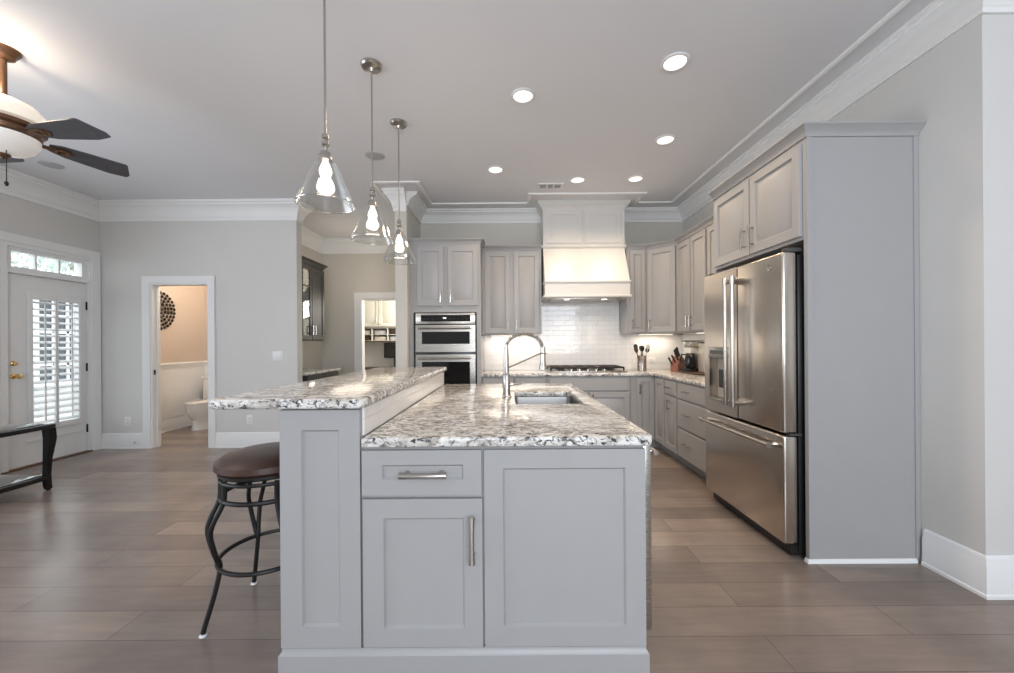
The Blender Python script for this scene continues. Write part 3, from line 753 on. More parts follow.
# ------------------------------------------------------------------ tall refrigerator cabinet and refrigerator
fx = 1.72; fy0, fy1 = 2.27, 3.281
def fridge_body(mb):
    mb.box(fx, XR-EPS, fy0, fy0+.022, 0, 2.455).box(fx, XR-EPS, fy1-.022, fy1, 0, 2.455)
    mb.box(fx+.0, XR-EPS, fy0+.022, fy1-.022, 1.865, 2.455)
    mb.box(fx, fx+.03, fy0-.006, fy0, .03, 2.45).box(XR-.03, XR-EPS, fy0-.006, fy0, .03, 2.45)
    mb.bm.transform((Matrix.Translation((fx, fy1, 0)) @ Matrix.Rotation(-PI/2, 4, 'Z')).inverted())
W = fy1-fy0
fc = cabinet('refrigerator_cabinet', 'tall grey cabinet surround with two doors above the refrigerator', 'cabinet', (fx, fy1, 0), -PI/2, W, .64, 1.865, 2.455,
             [('door', .03, W/2-.006, 1.885, 2.425, ('z', W/2-.045, 2.005, .15)), ('door', W/2+.006, W-.03, 1.885, 2.425, ('z', W/2+.045, 2.005, .15))], body=fridge_body)
MB().sweep([(fx, fy1), (fx, fy0), (XR-EPS, fy0)], [(o*1.2, 2.51 + h*1.15) for o, h in CCP], -1).build('cornice', M_cab, fc, True)
MB().sweep([(fx, fy0+.022), (fx, fy0), (XR-.026, fy0)], [(0, 0), (.012, 0), (.010, .012), (.004, .02), (0, .022)], -1).build('shoe_moulding', M_trim, fc, True)

rf = thing('refrigerator', 'stainless french-door refrigerator with water dispenser', 'refrigerator', (2.0, 2.77, 0))
xf_, xb = 1.61, 1.695
ra, rb, rm = 2.312, 3.235, 2.775
MB().box(xb+.008, 2.33, ra+.008, rb-.008, .02, 1.785, .004).build('body', M_black, rf, True)
MB().box(xb-.03, xb+.008, ra+.02, rb-.02, .012, .075).build('toe_grille', M_black, rf, True)
d = MB().box(xf_, xb, ra, rm-.003, .735, 1.80, .012, 3).build('door', M_steel, rf, True)
d['label'] = 'right refrigerator door'
MB().lathe([(.019, 0), (.019, -.003), (.015, -.004), (.0135, -.0025), (.001, -.0025)], (xf_, ra+.12, 1.73), 24, 'X').build('badge', M_chrome, d, True)
# far door with a real recess for the dispenser
qa, qb, qz0, qz1 = 2.90, 3.16, .82, 1.235
mb = MB().box(xf_, xb, rm+.003, qa, .735, 1.80).box(xf_, xb, qb, rb, .735, 1.80).box(xf_, xb, qa, qb, .735, qz0).box(xf_, xb, qa, qb, qz1, 1.80).box(xb-.015, xb, qa, qb, qz0, qz1)
d2 = mb.build('door', M_steel, rf, True); d2['label'] = 'left refrigerator door with a dispenser recess'
ds = MB().box(xf_-.012, xf_+.03, qa, qb, qz1-.085, qz1, .006)
ds.box(xf_-.006, xf_+.01, qa, qa+.014, qz0, qz1-.085).box(xf_-.006, xf_+.01, qb-.014, qb, qz0, qz1-.085).box(xf_-.02, xb-.02, qa, qb, qz0, qz0+.02, .003)
dso = ds.build('dispenser', M_chrome, d2, True)
MB().box(xb-.022, xb-.0155, qa+.002, qb-.002, qz0+.021, qz1-.002).build('niche_lit_tint', M_appl, d2, True)  # added pale panel; its colour paints in the light missing from the steel niche
MB().box(xf_+.03, xf_+.045, qa+.08, qb-.08, qz0+.10, qz0+.24, .004).build('paddle', M_slot, dso, True)
MB().box(xf_-.0135, xf_-.0115, qa+.03, qb-.03, qz1-.055, qz1-.025).build('control_screen', M_bglass, dso, True)
d3 = MB().box(xf_, xb, ra, rb, .085, .718, .012, 3).build('freezer_drawer', M_steel, rf, True)
def big_pull(p0, p1, axis, par):
    mb = MB()
    p0, p1 = Vector(p0), Vector(p1); u = (p1-p0).normalized()
    mb.tube([p0+u*.01, p1-u*.01], .0125, 14)
    for p, s in ((p0, 1), (p1, -1)):
        mb.tube([p - u*s*.008, p + u*s*.045], .0165, 14)
        q = p + u*s*.02
        mb.tube([q, Vector((xf_, q.y, q.z))], [.014, .017], 10)
    mb.build('handle', M_chrome, par, True)
big_pull((xf_-.06, rm-.045, .83), (xf_-.06, rm-.045, 1.72), 'z', d)
big_pull((xf_-.06, rm+.045, .83), (xf_-.06, rm+.045, 1.72), 'z', d2)
big_pull((xf_-.06, ra+.05, .655), (xf_-.06, rb-.05, .655), 'y', d3)
for y in (ra+.03, rb-.03): MB().box(xf_+.03, xb+.05, y-.025, y+.025, 1.80, 1.825, .005).build('hinge_cover', M_slot, rf, True)
MB().box(xf_+.035, xb+.02, ra-.006, ra+.03, .72, .733, .002).build('hinge', M_slot, rf, True)

# ------------------------------------------------------------------ island
IY0, IY1 = 1.545, 3.46         # carcass front and back
IX0, IX1 = -.571, .526
WX0 = -.884                    # raised bar wall, left face
IH, IT = .878, .918            # slab bottom / top
isl = thing('kitchen_island', 'grey kitchen island with raised bar wall and shaker fronts', 'kitchen island', (0, 2.5, 0))
b = MB().box(IX0, IX1, IY0, IY0+.02, .1, IH).box(IX0, IX1, IY1-.02, IY1, .1, IH).box(IX0, IX0+.02, IY0+.02, IY1-.02, .1, IH)
b.box(IX1-.02, IX1, IY0+.62, IY1-.02, .1, IH).box(IX0+.02, IX1-.02, IY0+.02, IY1-.02, .1, .12).box(IX0+.02, IX1-.02, IY0+.61, IY0+.63, .12, IH)
b.build('body', M_cab, isl, True)
MB().box(WX0, IX0-.0015, IY0, IY1, .1, 1.028).build('bar_wall', M_cab, isl, True)
# front faces, in a frame whose front plane is y = IY0
def fr_(x0, x1, z0, z1, name, st='shaker'):
    m_ = MB().front(x0, x1, z0, z1, -.001, .02, st); m_.bm.transform(Matrix.Translation((0, IY0, 0)))
    return m_.build(name, M_cab, isl, True)
def island_panel(x0, x1, z0, z1, px0, px1, pz0, pz1, name):
    f0 = IY0-.021
    rg = [[(x0, IY0, z0), (x1, IY0, z0), (x1, IY0, z1), (x0, IY0, z1)], [(x0, f0, z0), (x1, f0, z0), (x1, f0, z1), (x0, f0, z1)],
          [(px0, f0, pz0), (px1, f0, pz0), (px1, f0, pz1), (px0, f0, pz1)], [(px0+.007, f0+.011, pz0+.008), (px1-.007, f0+.011, pz0+.008), (px1-.007, f0+.011, pz1-.008), (px0+.007, f0+.011, pz1-.008)]]
    return MB().loft(rg, True, False, True).build(name, M_cab, isl, True)
island_panel(WX0, -.575, .104, 1.022, WX0+.083, -.575-.08, .185, .945, 'end_panel')
dwr = island_panel(-.568, -.106, .690, .864, -.490, -.176, .750, .808, 'drawer')
m_ = MB().pull(-.326, .776, .178, 'x', IY0-.021, .0105); m_.build('handle', M_chrome, dwr, True)
dor = island_panel(-.565, -.104, .104, .676, -.486, -.174, .176, .602, 'door')
m_ = MB().pull(-.142, .530, .178, 'z', IY0-.021, .0105); m_.build('handle', M_chrome, dor, True)
island_panel(-.096, IX1, .104, .864, -.024, IX1-.076, .180, .792, 'end_panel')
pl = [(0, 0), (.014, 0), (.014, .076), (.005, .086), (.003, .1), (0, .1)]
MB().sweep([(WX0+.006, IY1), (WX0+.006, IY0-.014), (IX1-.004, IY0-.014), (IX1-.004, IY0+.02)], pl, -1).box(WX0+.008, IX1-.07, IY0-.01, IY1-.002, 0, .099).build('plinth', M_cab, isl, True)
for i in range(2):
    a = IY0+.64+i*.45
    m_ = MB().front(.004, .44, .115, .86, -.001, .02, 'shaker')
    m_.bm.transform(Matrix.Translation((IX1, a, 0)) @ Matrix.Rotation(PI/2, 4, 'Z')); dd = m_.build('door', M_cab, isl, True)
    m_ = MB().pull(.40 if i == 0 else .045, .68, .16, 'z', -.021); m_.bm.transform(Matrix.Translation((IX1, a, 0)) @ Matrix.Rotation(PI/2, 4, 'Z')); m_.build('handle', M_chrome, dd, True)
MB().box(IX0-.001, IX0+.008, IY0, IY1, IT+.001, 1.028).build('tile_splash', M_tiley, isl, True)

SKx0, SKx1, SKy0, SKy1 = .045, .452, 2.315, 2.90
tag(slab_top([(IX0+.0095, 1.505), (.53, 1.505), (.546, 1.51), (.554, 1.523), (.557, 1.55), (.557, 3.49), (IX0+.0095, 3.49)], [rrect(SKx0, SKx1, SKy0, SKy1, .03)], IH+.001, IT, .010).build('island_countertop', M_granite),
    'lower speckled granite island countertop with the sink cutout', 'countertop')
tag(slab_top([(-1.09, 1.495), (-.592, 1.495), (-.569, 1.50), (-.557, 1.512), (-.552, 1.54), (-.552, 3.53), (-1.15, 3.53), (-1.15, 1.53), (-1.14, 1.505)], [], 1.030, 1.068, .011).build('bar_countertop', M_granite),
    'raised granite bar top overhanging the stool side of the island', 'countertop')
sk = thing('kitchen_sink', 'stainless undermount sink in the island countertop', 'sink', ((SKx0+SKx1)/2, (SKy0+SKy1)/2, .68))
o_ = .006
L0 = rrect(SKx0-.02, SKx1+.02, SKy0-.02, SKy1+.02, .04); L1 = rrect(SKx0-o_, SKx1+o_, SKy0-o_, SKy1+o_, .035)
L2 = rrect(SKx0+.004, SKx1-.004, SKy0+.004, SKy1-.004, .04); L3 = rrect(SKx0+.03, SKx1-.03, SKy0+.03, SKy1-.03, .05)
L4 = rrect(SKx0+.10, SKx1-.10, SKy0+.15, SKy1-.15, .03)
MB().loft([[(x, y, z) for x, y in L] for L, z in ((L0, IH-.001), (L1, IH-.001), (L2, .72), (L3, .69), (L4, .685))], True, False, True).build('bowl', M_sink, sk, True)
MB().lathe([(.045, .687), (.045, .690), (.035, .690), (.03, .686), (.001, .686)], ((SKx0+SKx1)/2, (SKy0+SKy1)/2, 0), 24).build('drain', M_chrome, sk, True)

fa = thing('kitchen_faucet', 'tall brushed nickel spring faucet arching over the island sink', 'faucet', (-.012, 2.60, IT))
MB().lathe([(.033, 0.001), (.033, .008), (.027, .014), (.025, .05), (.025, .15), (.022, .155), (.018, .16), (.016, .30), (.014, .345), (.001, .346)], seg=24).build('column', M_chrome, fa)
arc = []
for i in range(25):
    a = PI - PI*.97*i/24
    arc.append((.118 + .118*math.cos(a), 0, .325 + .092*math.sin(a)))
MB().tube(arc, .0085, 10).build('hose', M_chrome, fa)
sp = MB(); hel = []
turns = 34
for i in range(turns*8+1):
    u = i/(turns*8); k_ = u*24; j = min(int(k_), 23); f_ = k_-j
    c0 = Vector(arc[j]).lerp(Vector(arc[j+1]), f_); tg = (Vector(arc[j+1])-Vector(arc[j])).normalized()
    nn = Vector((0, 1, 0)); bb = tg.cross(nn); a = 2*PI*turns*u
    hel.append(c0 + (nn*math.cos(a) + bb*math.sin(a))*.0125)
sp.tube(hel, .0026, 5).build('spring', M_chrome, fa)
ex, ez = arc[-1][0], arc[-1][2]
MB().lathe([(.012, .03), (.016, .025), (.016, 0), (.017, -.05), (.020, -.085), (.026, -.108), (.026, -.12), (.001, -.121)], (ex+.006, 0, ez-.03), 20).build('spray_head', M_chrome, fa)
MB().tube([(.012, 0, .195), (ex-.008, 0, ez-.045)], .0050, 10).ring((ex+.006, 0, ez-.045), .019, .004, 20, 6).build('support_arm', M_chrome, fa)
MB().tube([(.02, 0, .085), (.045, 0, .085)], .011, 12).tube([(.045, 0, .085), (.075, -.004, .088), (.11, -.006, .092)], [.008, .0065, .005], 10).build('lever', M_chrome, fa)

dw = thing('dishwasher', 'steel dishwasher with bar handle on the right side of the island', 'dishwasher', (.3, 1.87, 0))
MB().box(0, IX1-.025, IY0+.03, IY0+.60, .125, IH-.012).build('body', M_slot, dw, True)
ddo = MB().box(IX1-.02, IX1+.042, IY0+.03, IY0+.60, .125, IH-.014, .006).build('door', M_steelx, dw, True)
m_ = MB().tube([(IX1+.072, IY0+.06, .825), (IX1+.072, IY0+.57, .825)], .011, 12)
for y in (IY0+.09, IY0+.54): m_.tube([(IX1+.02, y, .825), (IX1+.072, y, .825)], .010, 10)
m_.build('handle', M_chrome, ddo, True)

# ------------------------------------------------------------------ bar stool
st = thing('bar_stool', 'round brown leather bar stool with black iron legs at the bar', 'stool', (-1.165, 1.93, 0), Rz(3))
MB().lathe([(.16, .690), (.208, .693), (.226, .708), (.224, .733), (.190, .757), (.11, .772), (.001, .776)], seg=48).build('seat', M_leather, st)
mb = MB().lathe([(.205, .674), (.212, .680), (.212, .692), (.16, .693)], seg=40)
mb.ring((0, 0, .655), .20, .009, 48, 8).ring((0, 0, .575), .20, .011, 48, 8)
mb.build('swivel_frame', M_iron, st)
for q in range(4):
    a = PI/4 + q*PI/2
    ca, sa = math.cos(a), math.sin(a)
    leg = MB(); ctl = [(.195, .665), (.198, .575), (.232, .50), (.245, .44), (.225, .34), (.205, .28), (.225, .17), (.262, .04), (.268, .012)]
    for off in (-.034, .034):
        pts = []
        for r, z in ctl:
            if z < .27 and off > 0: continue
            o2 = off * max(0, min(1, (z-.26)/.25))
            pts.append((r*ca - o2*sa, r*sa + o2*ca, z))
        leg.tube(smooth(pts), .0105, 10)
    leg_o = leg.build('leg', M_iron, st)
    MB().lathe([(.015, .0005), (.0165, .003), (.015, .006), (.011, .008)], (.268*ca, .268*sa, 0), 14).build('foot', M_plate if q in (0, 1, 2, 3) else M_iron, leg_o)
    cl = MB()
    for z0_, z1_ in ((.585, .645),):
        for j in range(5):
            a2 = a - .14 + .07*j
            cl.tube([(.202*math.cos(a2), .202*math.sin(a2), z0_-.008), (.202*math.cos(a2), .202*math.sin(a2), z1_+.008)], .006, 6)
    cl.build('collar', M_iron, leg_o)
MB().ring((0, 0, .275), .212, .010, 56, 8).build('footrest', M_iron, st)

# ------------------------------------------------------------------ console table at the left
tb = thing('coffee_table', 'black wood table with glass top and lower shelf by the patio door', 'table', (-4.385, 2.95, 0))
hw, hl_ = .30, .56
rail = MB()
for s_ in (-1, 1):
    rail.box(s_*hw-.03, s_*hw+.03, -hl_-.03, hl_+.03, .545, .583, .006)
    rail.box(-hw+.03, hw-.03, s_*hl_-.03, s_*hl_+.03, .545, .583, .006)
rail.build('top_frame', M_blackwood, tb)
MB().box(-hw+.025, hw-.025, -hl_+.025, hl_-.025, .584, .594, .003).build('glass_top', M_tglass, tb)
for sx in (-1, 1):
    for sy in (-1, 1):
        R = []
        for z, w_, o in ((.012, .018, -.004), (.05, .020, -.008), (.14, .019, -.010), (.28, .021, -.006), (.38, .026, .0), (.46, .030, .004), (.545, .030, .0)):
            cx_, cy_ = sx*(hw+o), sy*(hl_+o)
            R.append([(cx_-w_, cy_-w_, z), (cx_+w_, cy_-w_, z), (cx_+w_, cy_+w_, z), (cx_-w_, cy_+w_, z)])
        lo = MB().loft(R).build('leg', M_blackwood, tb)
        MB().lathe([(.014, .0005), (.016, .004), (.016, .011)], (sx*(hw-.004), sy*(hl_-.004), 0), 14).build('foot', M_iron, lo)
MB().box(-hw+.01, hw-.01, -hl_-.01, -hl_+.03, .095, .135, .004).box(-hw+.01, hw-.01, hl_-.03, hl_+.01, .095, .135, .004).box(-hw-.015, -hw+.025, -hl_+.03, hl_-.03, .095, .135, .004).box(hw-.025, hw+.015, -hl_+.03, hl_-.03, .095, .135, .004).build('shelf_frame', M_blackwood, tb)
MB().box(-hw+.02, hw-.02, -hl_+.025, hl_-.025, .136, .144, .002).build('shelf', M_tglass, tb)

# ------------------------------------------------------------------ pendants
pn = thing('pendant_light', 'clear glass cone pendant nearest the camera, over the front of the bar', 'pendant light', (-.858, 1.87, CZ), 0, 'glass cone pendants over the island bar')
MB().lathe([(.066, -.001), (.066, -.012), (.058, -.022), (.018, -.028), (.012, -.045), (.001, -.045)], seg=32).build('ceiling_canopy', M_chrome, pn)
MB().tube([(0, 0, -.04), (0, 0, -.80)], .0055, 10).build('rod', M_chrome, pn)
MB().lathe([(.006, -.775), (.016, -.785), (.017, -.80), (.009, -.808), (.018, -.818), (.019, -.832), (.009, -.842), (.008, -.858), (.022, -.866), (.030, -.884), (.032, -.905), (.001, -.906)], seg=24).build('socket', M_chrome, pn)
sh_ = MB()
sh_.lathe([(.034, -.895), (.050, -.915), (.129, -1.104), (.132, -1.114), (.127, -1.112), (.047, -.922), (.033, -.901)], seg=48, cap0=False, cap1=False)
sh_.build('shade', M_glass, pn)
MB().ring((0, 0, -1.112), .1295, .0028, 48, 8).build('rim', M_rim, pn)
MB().lathe([(.011, -.906), (.015, -.918), (.026, -.942), (.029, -.958), (.022, -.980), (.001, -.988)], seg=20).build('bulb', M_bulb, pn)
light('pendant_glow', 'POINT', (0, 0, -1.04), 2.2, WARM, pn, shadow_soft_size=.045)
dup(pn, (-.855, 2.51, CZ), 'clear glass cone pendant in the middle of the row of three')
dup(pn, (-.866, 3.17, CZ), 'clear glass cone pendant at the far end, nearest the ovens')

# ------------------------------------------------------------------ ceiling: downlights, vent, speakers
dl_ = thing('recessed_light', 'large recessed ceiling light nearest the camera on the right', 'ceiling light', (1.07, 2.50, CZ), 0, 'recessed lights in the kitchen ceiling')
MB().lathe([(.086, -.0005), (.088, -.004), (.083, -.009), (.069, -.011), (.067, -.004), (.067, -.0005)], seg=40).build('trim_ring', M_plate, dl_)
MB().lathe([(.067, -.002), (.055, -.005), (.001, -.007)], seg=32).build('lens', M_emit, dl_)
light('downlight', 'SPOT', (0, 0, -.03), 31, (1.0, .78, .56), dl_, spot_size=math.radians(140), spot_blend=.7, shadow_soft_size=.07)
for x, y, lb in ((.12, 2.83, 'recessed ceiling light left of the one nearest the camera'), (1.39, 3.46, 'recessed ceiling light in the second row on the right, by the wall'), (-.115, 4.03, 'recessed ceiling light on the left, right of the far pendant'),
                 (.77, 4.30, 'recessed ceiling light in front of the hood, left of the pair'), (1.395, 4.28, 'recessed ceiling light in front of the hood, right of the pair')):
    dup(dl_, (x, y, CZ), lb)
vt = thing('ceiling_vent', 'rectangular air vent in the ceiling in front of the hood', 'vent', (.49, 4.46, CZ))
MB().box(-.14, .14, -.075, -.055, -.012, -.0005).box(-.14, .14, .055, .075, -.012, -.0005).box(-.14, -.115, -.055, .055, -.012, -.0005).box(.115, .14, -.055, .055, -.012, -.0005).box(-.045, -.03, -.055, .055, -.012, -.0005).box(.03, .045, -.055, .055, -.012, -.0005).build('frame', M_plate, vt)
MB().box(-.115, .115, -.055, .055, -.003, -.0005).build('backing', M_slot, vt)
v_ = MB()
for i in range(6):
    y = -.045+.018*i
    v_.loft([[(x, y-.004, -.004), (x, y-.0025, -.004), (x, y+.0005, -.010), (x, y-.001, -.010)] for x in (-.115, .115)])
v_.build('louvers', M_speaker, vt)
spk = tag(MB().lathe([(.088, -.0005), (.088, -.005), (.08, -.009), (.06, -.010), (.001, -.011)], (0, 0, 0), 40).build('ceiling_speaker', M_speaker), 'round grey ceiling speaker behind the middle pendant rod', 'speaker', 'round ceiling speakers')
spk.location = (-1.24, 3.72, CZ)
c = spk.copy(); COL.objects.link(c); c.location = (-4.45, 3.86, CZ); c['label'] = 'round grey ceiling speaker beyond the fan blades'

# ------------------------------------------------------------------ ceiling fan
fn = thing('ceiling_fan', 'bronze ceiling fan with dark grey blades and frosted glass lights', 'ceiling fan', (-3.0, 2.355, CZ))
MB().lathe([(.074, -.001), (.074, -.010), (.066, -.018), (.064, -.026), (.054, -.036), (.050, -.05), (.03, -.06), (.001, -.06)], seg=40).build('ceiling_canopy', M_bronze, fn)
MB().tube([(0, 0, -.05), (0, 0, -.33)], .017, 16).lathe([(.030, -.27), (.034, -.29), (.026, -.305)], seg=20).build('downrod', M_bronze, fn)
MB().lathe([(.03, -.288), (.08, -.298), (.135, -.325), (.172, -.37), (.188, -.42), (.19, -.435), (.15, -.44)], seg=48).build('uplight_dome', M_fanglass, fn)
MB().lathe([(.15, -.441), (.172, -.445), (.176, -.468), (.158, -.48), (.155, -.505), (.12, -.51)], seg=48).build('motor_band', M_bronze, fn)
MB().lathe([(.12, -.511), (.150, -.518), (.148, -.545), (.125, -.585), (.09, -.612), (.03, -.625), (.001, -.625)], seg=48).build('light_bowl', M_bowl, fn)
MB().lathe([(.028, -.624), (.032, -.635), (.016, -.65), (.001, -.658)], seg=20).build('finial', M_bronze, fn)
ch = MB().tube([(.055, -.03, -.612), (.055, -.03, -.70), (.055, -.03, -.80)], .0022, 6).lathe([(.001, -.80), (.008, -.805), (.010, -.815), (.006, -.828), (.001, -.83)], (.055, -.03, 0), 12)
ch.build('pull_chain', M_iron, fn)
for q in range(5):
    a = math.radians(-3 + 72*q)
    R_ = Matrix.Rotation(a, 4, 'Z')
    T = Matrix.Translation((0, 0, -.500)) @ R_ @ Matrix.Rotation(math.radians(-14), 4, 'X')
    out = [(.18, -.030), (.23, -.055), (.36, -.070), (.50, -.080), (.54, -.084), (.555, -.078), (.615, .03), (.61, .062), (.52, .077), (.44, .072), (.28, .060), (.20, .035)]
    mb = MB().prism(out, -.004, .004)
    mb.bm.transform(T); bl = mb.build('blade', M_blade, fn)
    mb = MB().prism([(.14, -.02), (.18, -.016), (.21, -.03), (.28, -.028), (.30, 0), (.28, .028), (.21, .03), (.18, .016), (.14, .02)], -.010, -.0045)
    mb.ring((.245, 0, -.012), .022, .004, 20, 6)
    mb.bm.transform(T); mb.build('blade_iron', M_bronze, bl)
light('fan_uplight', 'POINT', (.0, -.16, -.24), 6, WARM, fn, shadow_soft_size=.05)

# ------------------------------------------------------------------ switches, outlets, door stop
def plate(name, label, cat, loc, rz, w_, h_, kind, group=None):
    t = thing(name, label, cat, loc, rz, group)
    MB().box(-w_/2, w_/2, -.006, -.0005, -h_/2, h_/2, .002).build('cover_plate', M_plate, t)
    if kind == 'outlet':
        for z in (-.02, .02):
            rc = MB().box(-.017, .017, -.0085, -.006, z-.014, z+.014, .001).build('receptacle', M_plate, t)
            MB().box(-.009, -.005, -.0089, -.0084, z-.004, z+.007).box(.005, .009, -.0089, -.0084, z-.004, z+.007).build('slots', M_slot, rc)
    else:
        n_s = 2
        for i in range(n_s):
            x = (i-(n_s-1)/2)*.046
            MB().box(x-.016, x+.016, -.010, -.006, -.032, .032, .002).build('rocker', M_ceramic, t)
    return t
plate('electrical_outlet', 'white outlet left of the powder room doorway', 'outlet', (-4.73, YF, .335), 0, .075, .118, 'outlet', 'white wall outlets')
plate('electrical_outlet', 'white outlet right of the powder room doorway under the bar top', 'outlet', (-3.215, YF, .345), 0, .075, .118, 'outlet', 'white wall outlets')
plate('light_switch', 'white double light switch on the wall right of the powder room doorway', 'switch', (-2.865, YF, 1.135), 0, .12, .118, 'switch')
plate('electrical_outlet', 'white outlet on the tile backsplash right of the utensil crock', 'outlet', (1.92, YB-.010, 1.03), 0, .118, .075, 'plain', 'white wall outlets')
plate('electrical_outlet', 'white outlet on the tile backsplash left of the cooktop', 'outlet', (.20, YB-.010, 1.05), 0, .118, .075, 'plain', 'white wall outlets')
ds_ = thing('door_stop', 'small dark spring door stop on the far baseboard', 'door stop', (-4.64, YF-.017, .075))
MB().tube([(0, 0, 0), (.04, -.05, .012)], .006, 8).lathe([(.012, 0), (.012, -.006), (.005, -.008)], (0, 0, 0), 12, 'Y').build('spring', M_iron, ds_)
MB().tube([(.04, -.05, .012), (.052, -.065, .0155)], .009, 8).build('tip', M_plate, ds_)

# ------------------------------------------------------------------ under-cabinet lights
def ucl(label, x, y, rz, L):
    t = thing('under_cabinet_light', label, 'light', (x, y, UZ0), rz, 'under-cabinet light bars')
    MB().box(-L/2, L/2, -.02, .02, -.016, -.001, .003).build('housing', M_plate, t)
    MB().box(-L/2+.01, L/2-.01, -.014, .014, -.0185, -.0165).build('lens', M_strip, t)
    light('under_cabinet_glow', 'AREA', (0, 0, -.025), 1.7*L/.5, (1.0, .86, .70), t, shape='RECTANGLE', size=L, size_y=.03)
ucl('light bar under the wall cabinet left of the hood', .05, YB-.13, 0, .56)
ucl('light bar under the diagonal corner wall cabinet', 1.93, YB-.16, 0, .45)
ucl('light bar under the right-wall cabinets', XR-.16, 4.3, PI/2, .6)

# ------------------------------------------------------------------ powder room
to = thing('toilet', 'white toilet inside the powder room', 'toilet', (-4.70, 6.10, 0))
def ell(cx_, cy_, rx, ry, z, n=28, back=None):
    P = []
    for i in range(n):
        a = 2*PI*i/n; y = cy_ + ry*math.sin(a)
        if back is not None: y = min(y, back)
        P.append((cx_ + rx*math.cos(a), y, z))
    return P
MB().loft([ell(0, .03, .115, .25, .001), ell(0, .03, .105, .24, .05), ell(0, .02, .105, .22, .15), ell(0, 0, .135, .245, .21), ell(0, -.01, .172, .27, .29), ell(0, -.01, .186, .275, .385), ell(0, -.01, .18, .27, .392)]).build('bowl', M_ceramic, to)
MB().loft([ell(0, -.01, .188, .278, .394), ell(0, -.01, .192, .282, .402), ell(0, -.01, .19, .28, .414), ell(0, -.01, .17, .26, .424)]).build('seat', M_ceramic, to)
MB().box(-.235, .235, .275, .47, .38, .735, .02, 3).box(-.16, .16, .20, .40, .20, .385, .02).build('tank', M_ceramic, to)
MB().box(-.242, .242, .265, .475, .737, .77, .01).build('tank_lid', M_ceramic, to)
wa = thing('metal_art', 'round dark metal wall art of clustered dots in the powder room', 'wall art', (XL, 5.72, 1.785))
mb = MB(); rnd = random.Random(3)
for r in (.05, .103, .156, .21, .263):
    mb.ring((.02, 0, 0), r, .003, 40, 5, 'X')
    k = int(2*PI*r/.058)
    for i in range(k):
        a = 2*PI*i/k + r*9
        mb.lathe([(.001, .012), (.018, .016), (.023, .022), (.018, .028), (.001, .030)], (0, (r)*math.cos(a), (r)*math.sin(a)), 9, 'X')
for a in range(6): mb.tube([(.012, 0, 0), (.012, .26*math.cos(a*PI/3), .26*math.sin(a*PI/3))], .003, 5)
mb.tube([(0, 0, .0), (.02, 0, .0)], .008, 6).build('medallion', M_iron, wa)
light('powder_room_lamp', 'POINT', (-4.1, 5.75, 2.5), 32, (1.0, .84, .68), None, shadow_soft_size=.12)

# ------------------------------------------------------------------ serving area: dark cabinets
ux = BX + .33
gc = thing('glass_front_cabinet', 'dark wall cabinet with one glass lattice door in the serving area', 'cabinet', (ux, 5.19, 0), PI/2)
GW = 6.09-5.19
MB().box(0, GW, .0, .014, 1.33, 1.345).box(0, .018, 0, .328, 1.345, 2.40).box(GW-.018, GW, 0, .328, 1.345, 2.40).box(0, GW, .014, .328, 1.33, 1.345).box(0, GW, 0, .328, 2.40, 2.43).box(.018, GW-.018, .31, .328, 1.345, 2.40).box(.5, .515, .0, .31, 1.345, 2.40).build('body', M_dcab, gc)
for zz in (1.68, 2.04): MB().box(.02, .498, .03, .305, zz, zz+.012).build('shelf', M_appl, gc)
def lattice(x0, x1, par):
    m_ = MB().box(x0, x0+.05, -.021, -.001, 1.345, 2.39).box(x1-.05, x1, -.021, -.001, 1.345, 2.39).box(x0+.05, x1-.05, -.021, -.001, 1.345, 1.40).box(x0+.05, x1-.05, -.021, -.001, 2.335, 2.39)
    xm = (x0+x1)/2; m_.box(xm-.008, xm+.008, -.018, -.004, 1.40, 2.335)
    for i in (1, 2, 3): z = 1.40 + .935*i/4; m_.box(x0+.05, x1-.05, -.018, -.004, z-.008, z+.008)
    d_ = m_.build('glass_door', M_dcab, par)
    MB().box(x0+.05, x1-.05, -.012, -.009, 1.40, 2.335).build('glass', M_pane, d_)
    MB().pull(x1-.025, 1.48, .13, 'z', -.021).build('handle', M_chrome, d_)
lattice(.01, .498, gc)
d_ = MB().front(.512, GW-.012, 1.345, 2.39, -.001, .02, 'shaker').build('door', M_dcab, gc)
MB().pull(.545, 1.48, .13, 'z', -.021).build('handle', M_chrome, d_)
MB().sweep([(ux, 5.19), (ux, 6.09), (BX+EPS, 6.09)], [(o*1.2, 2.485 + h*1.1) for o, h in CCP], -1).build('cornice', M_dcab, gc, True)
MB().box(.05, .45, .29, .305, 1.38, 2.38).build('back_panel', M_wcab, gc)
light('cabinet_lamp', 'POINT', (.25, .15, 2.36), .7, WARM, gc, shadow_soft_size=.02)
sx_ = BX + .55
cabinet('serving_cabinet', 'dark base cabinet below the glass-front wall cabinet', 'cabinet', (sx_, 5.10, 0), PI/2, .97, .545, .1, .872,
        [('drawer', .015, .478, .72, .86, ('x', .25, .79, .12)), ('drawer', .492, .955, .72, .86, ('x', .72, .79, .12)), ('door', .015, .478, .115, .70, ('z', .43, .6, .12)), ('door', .492, .955, .115, .70, ('z', .54, .6, .12))], M_dcab, 'shaker', toe=True)
tag(slab_top([(BX+EPS, 5.06), (sx_+.03, 5.06), (sx_+.03, 6.10), (BX+EPS, 6.10)], [], .873, .908, .008).build('serving_countertop', M_granite), 'granite countertop on the dark serving cabinet', 'countertop')
light('serving_lamp', 'POINT', (-2.3, 6.0, 2.3), 7, (1.0, .86, .70), None, shadow_soft_size=.35)

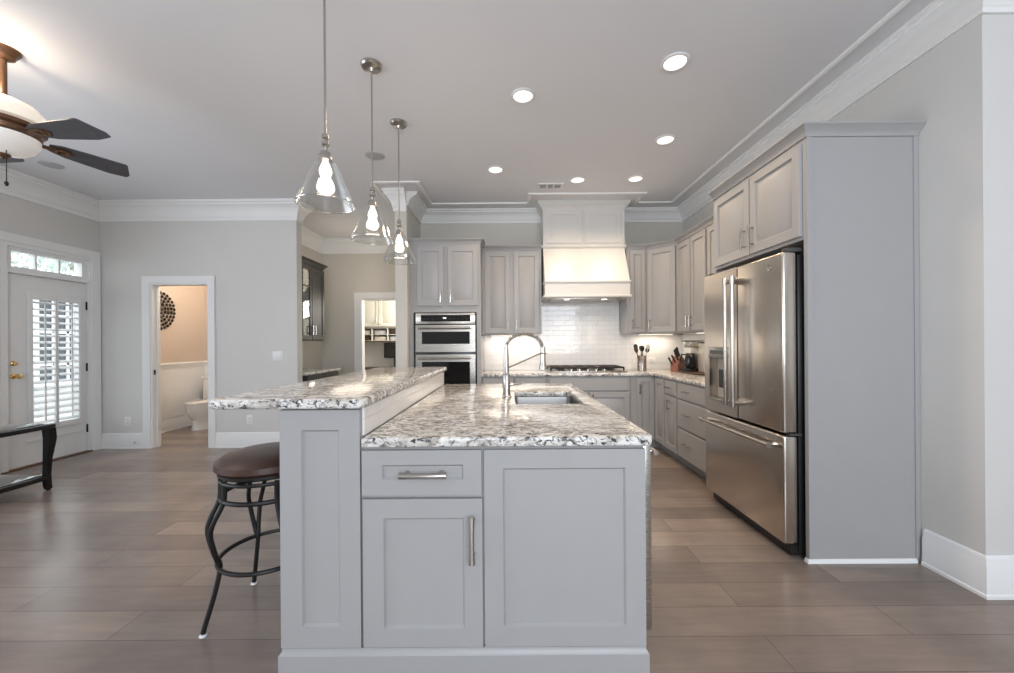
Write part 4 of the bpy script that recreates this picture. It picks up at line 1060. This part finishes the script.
# ------------------------------------------------------------------ study seen through the serving-area doorway
yw = 8.9
W = 1.05
cabinet('study_cabinet', 'cream double-door wall cabinet seen through the far doorway', 'cabinet', (-3.32, yw-.34, 0), 0, W, .336, 1.64, 2.55, doors2(W, 1.655, 2.53, 1.76, .015, .012, .11), M_wcab)
cabinet('study_cabinet', 'cream single-door wall cabinet at the right of the far doorway', 'cabinet', (-3.32+W+.004, yw-.34, 0), 0, .55, .336, 1.64, 2.55, [('door', .015, .535, 1.655, 2.53, ('z', .05, 1.76, .11))], M_wcab)
cu = thing('cubby_shelf', 'cream cubby shelf under the study wall cabinets', 'shelf', (-3.32, yw-.3, 1.33))
m_ = MB().box(0, W, 0, .296, 0, .02).box(0, W, 0, .296, .285, .305).box(0, W, .28, .296, .02, .285).box(0, W, 0, .28, .145, .155)
for i in range(4): x = (W-.018)*i/3; m_.box(x, x+.018, 0, .28, .02, .145).box(x, x+.018, 0, .28, .155, .285)
m_.build('case', M_wcab, cu)
MB().box(-.01, W+.01, -.012, -.0005, -.012, .012, .003).build('edge_strip', M_darkwood, cu)
CL = ['tan', 'grey', 'olive']
for i in range(3):
    for j in range(2):
        x = -3.32 + .03 + i*(W-.018)/3; z0_ = 1.33 + (.0205 if j == 0 else .1555)
        mt = (M_darkwood, M_appl, M_speaker)[(i+j) % 3]
        lb = ['dark', 'pale', 'grey'][(i+j) % 3] + ' storage box in the ' + ['lower', 'upper'][j] + ' row of the cubby shelf, ' + ['first', 'second', 'third'][i] + ' slot'
        t = thing('storage_box', lb, 'box', (x+.15, yw-.16, z0_), 0, 'boxes in the cubby shelf')
        MB().box(-.12, .12, -.10, .10, .0005, .085, .006).build('bin', mt, t); MB().box(-.124, .124, -.104, .104, .0855, .10, .004).build('lid', M_slot if mt is M_darkwood else M_darkwood, t)
dk = thing('study_desk', 'white desk with a dark top in the room beyond the far doorway', 'desk', (-2.6, yw-.3, 0))
MB().box(-1.0, 1.4, -.34, .28, .735, .765, .005).build('desk_top', M_darkwood, dk)
for x in (-1.0, -.1, .9): MB().box(x, x+.5, -.30, .28, 0, .734).front(x+.01, x+.49, .05, .72, -.301, .018, 'raised').build('pedestal', M_wcab, dk)
mo = thing('computer_monitor', 'black computer monitor on the study desk', 'monitor', (-2.48, yw-.22, .7655))
MB().box(-.24, .24, -.03, .0, .20, .53, .006).build('housing', M_black, mo)
MB().box(-.228, .228, -.032, -.0305, .215, .518).build('screen', M_bglass, mo)
MB().box(-.11, .11, -.09, .09, .0005, .012, .003).box(-.03, .03, .0, .02, .012, .30).build('stand', M_black, mo)
light('study_fill', 'POINT', (-1.5, 7.9, 2.1), 95, (1.0, .95, .84), None, shadow_soft_size=.3)  # added unseen point light that brightens the study; no fixture
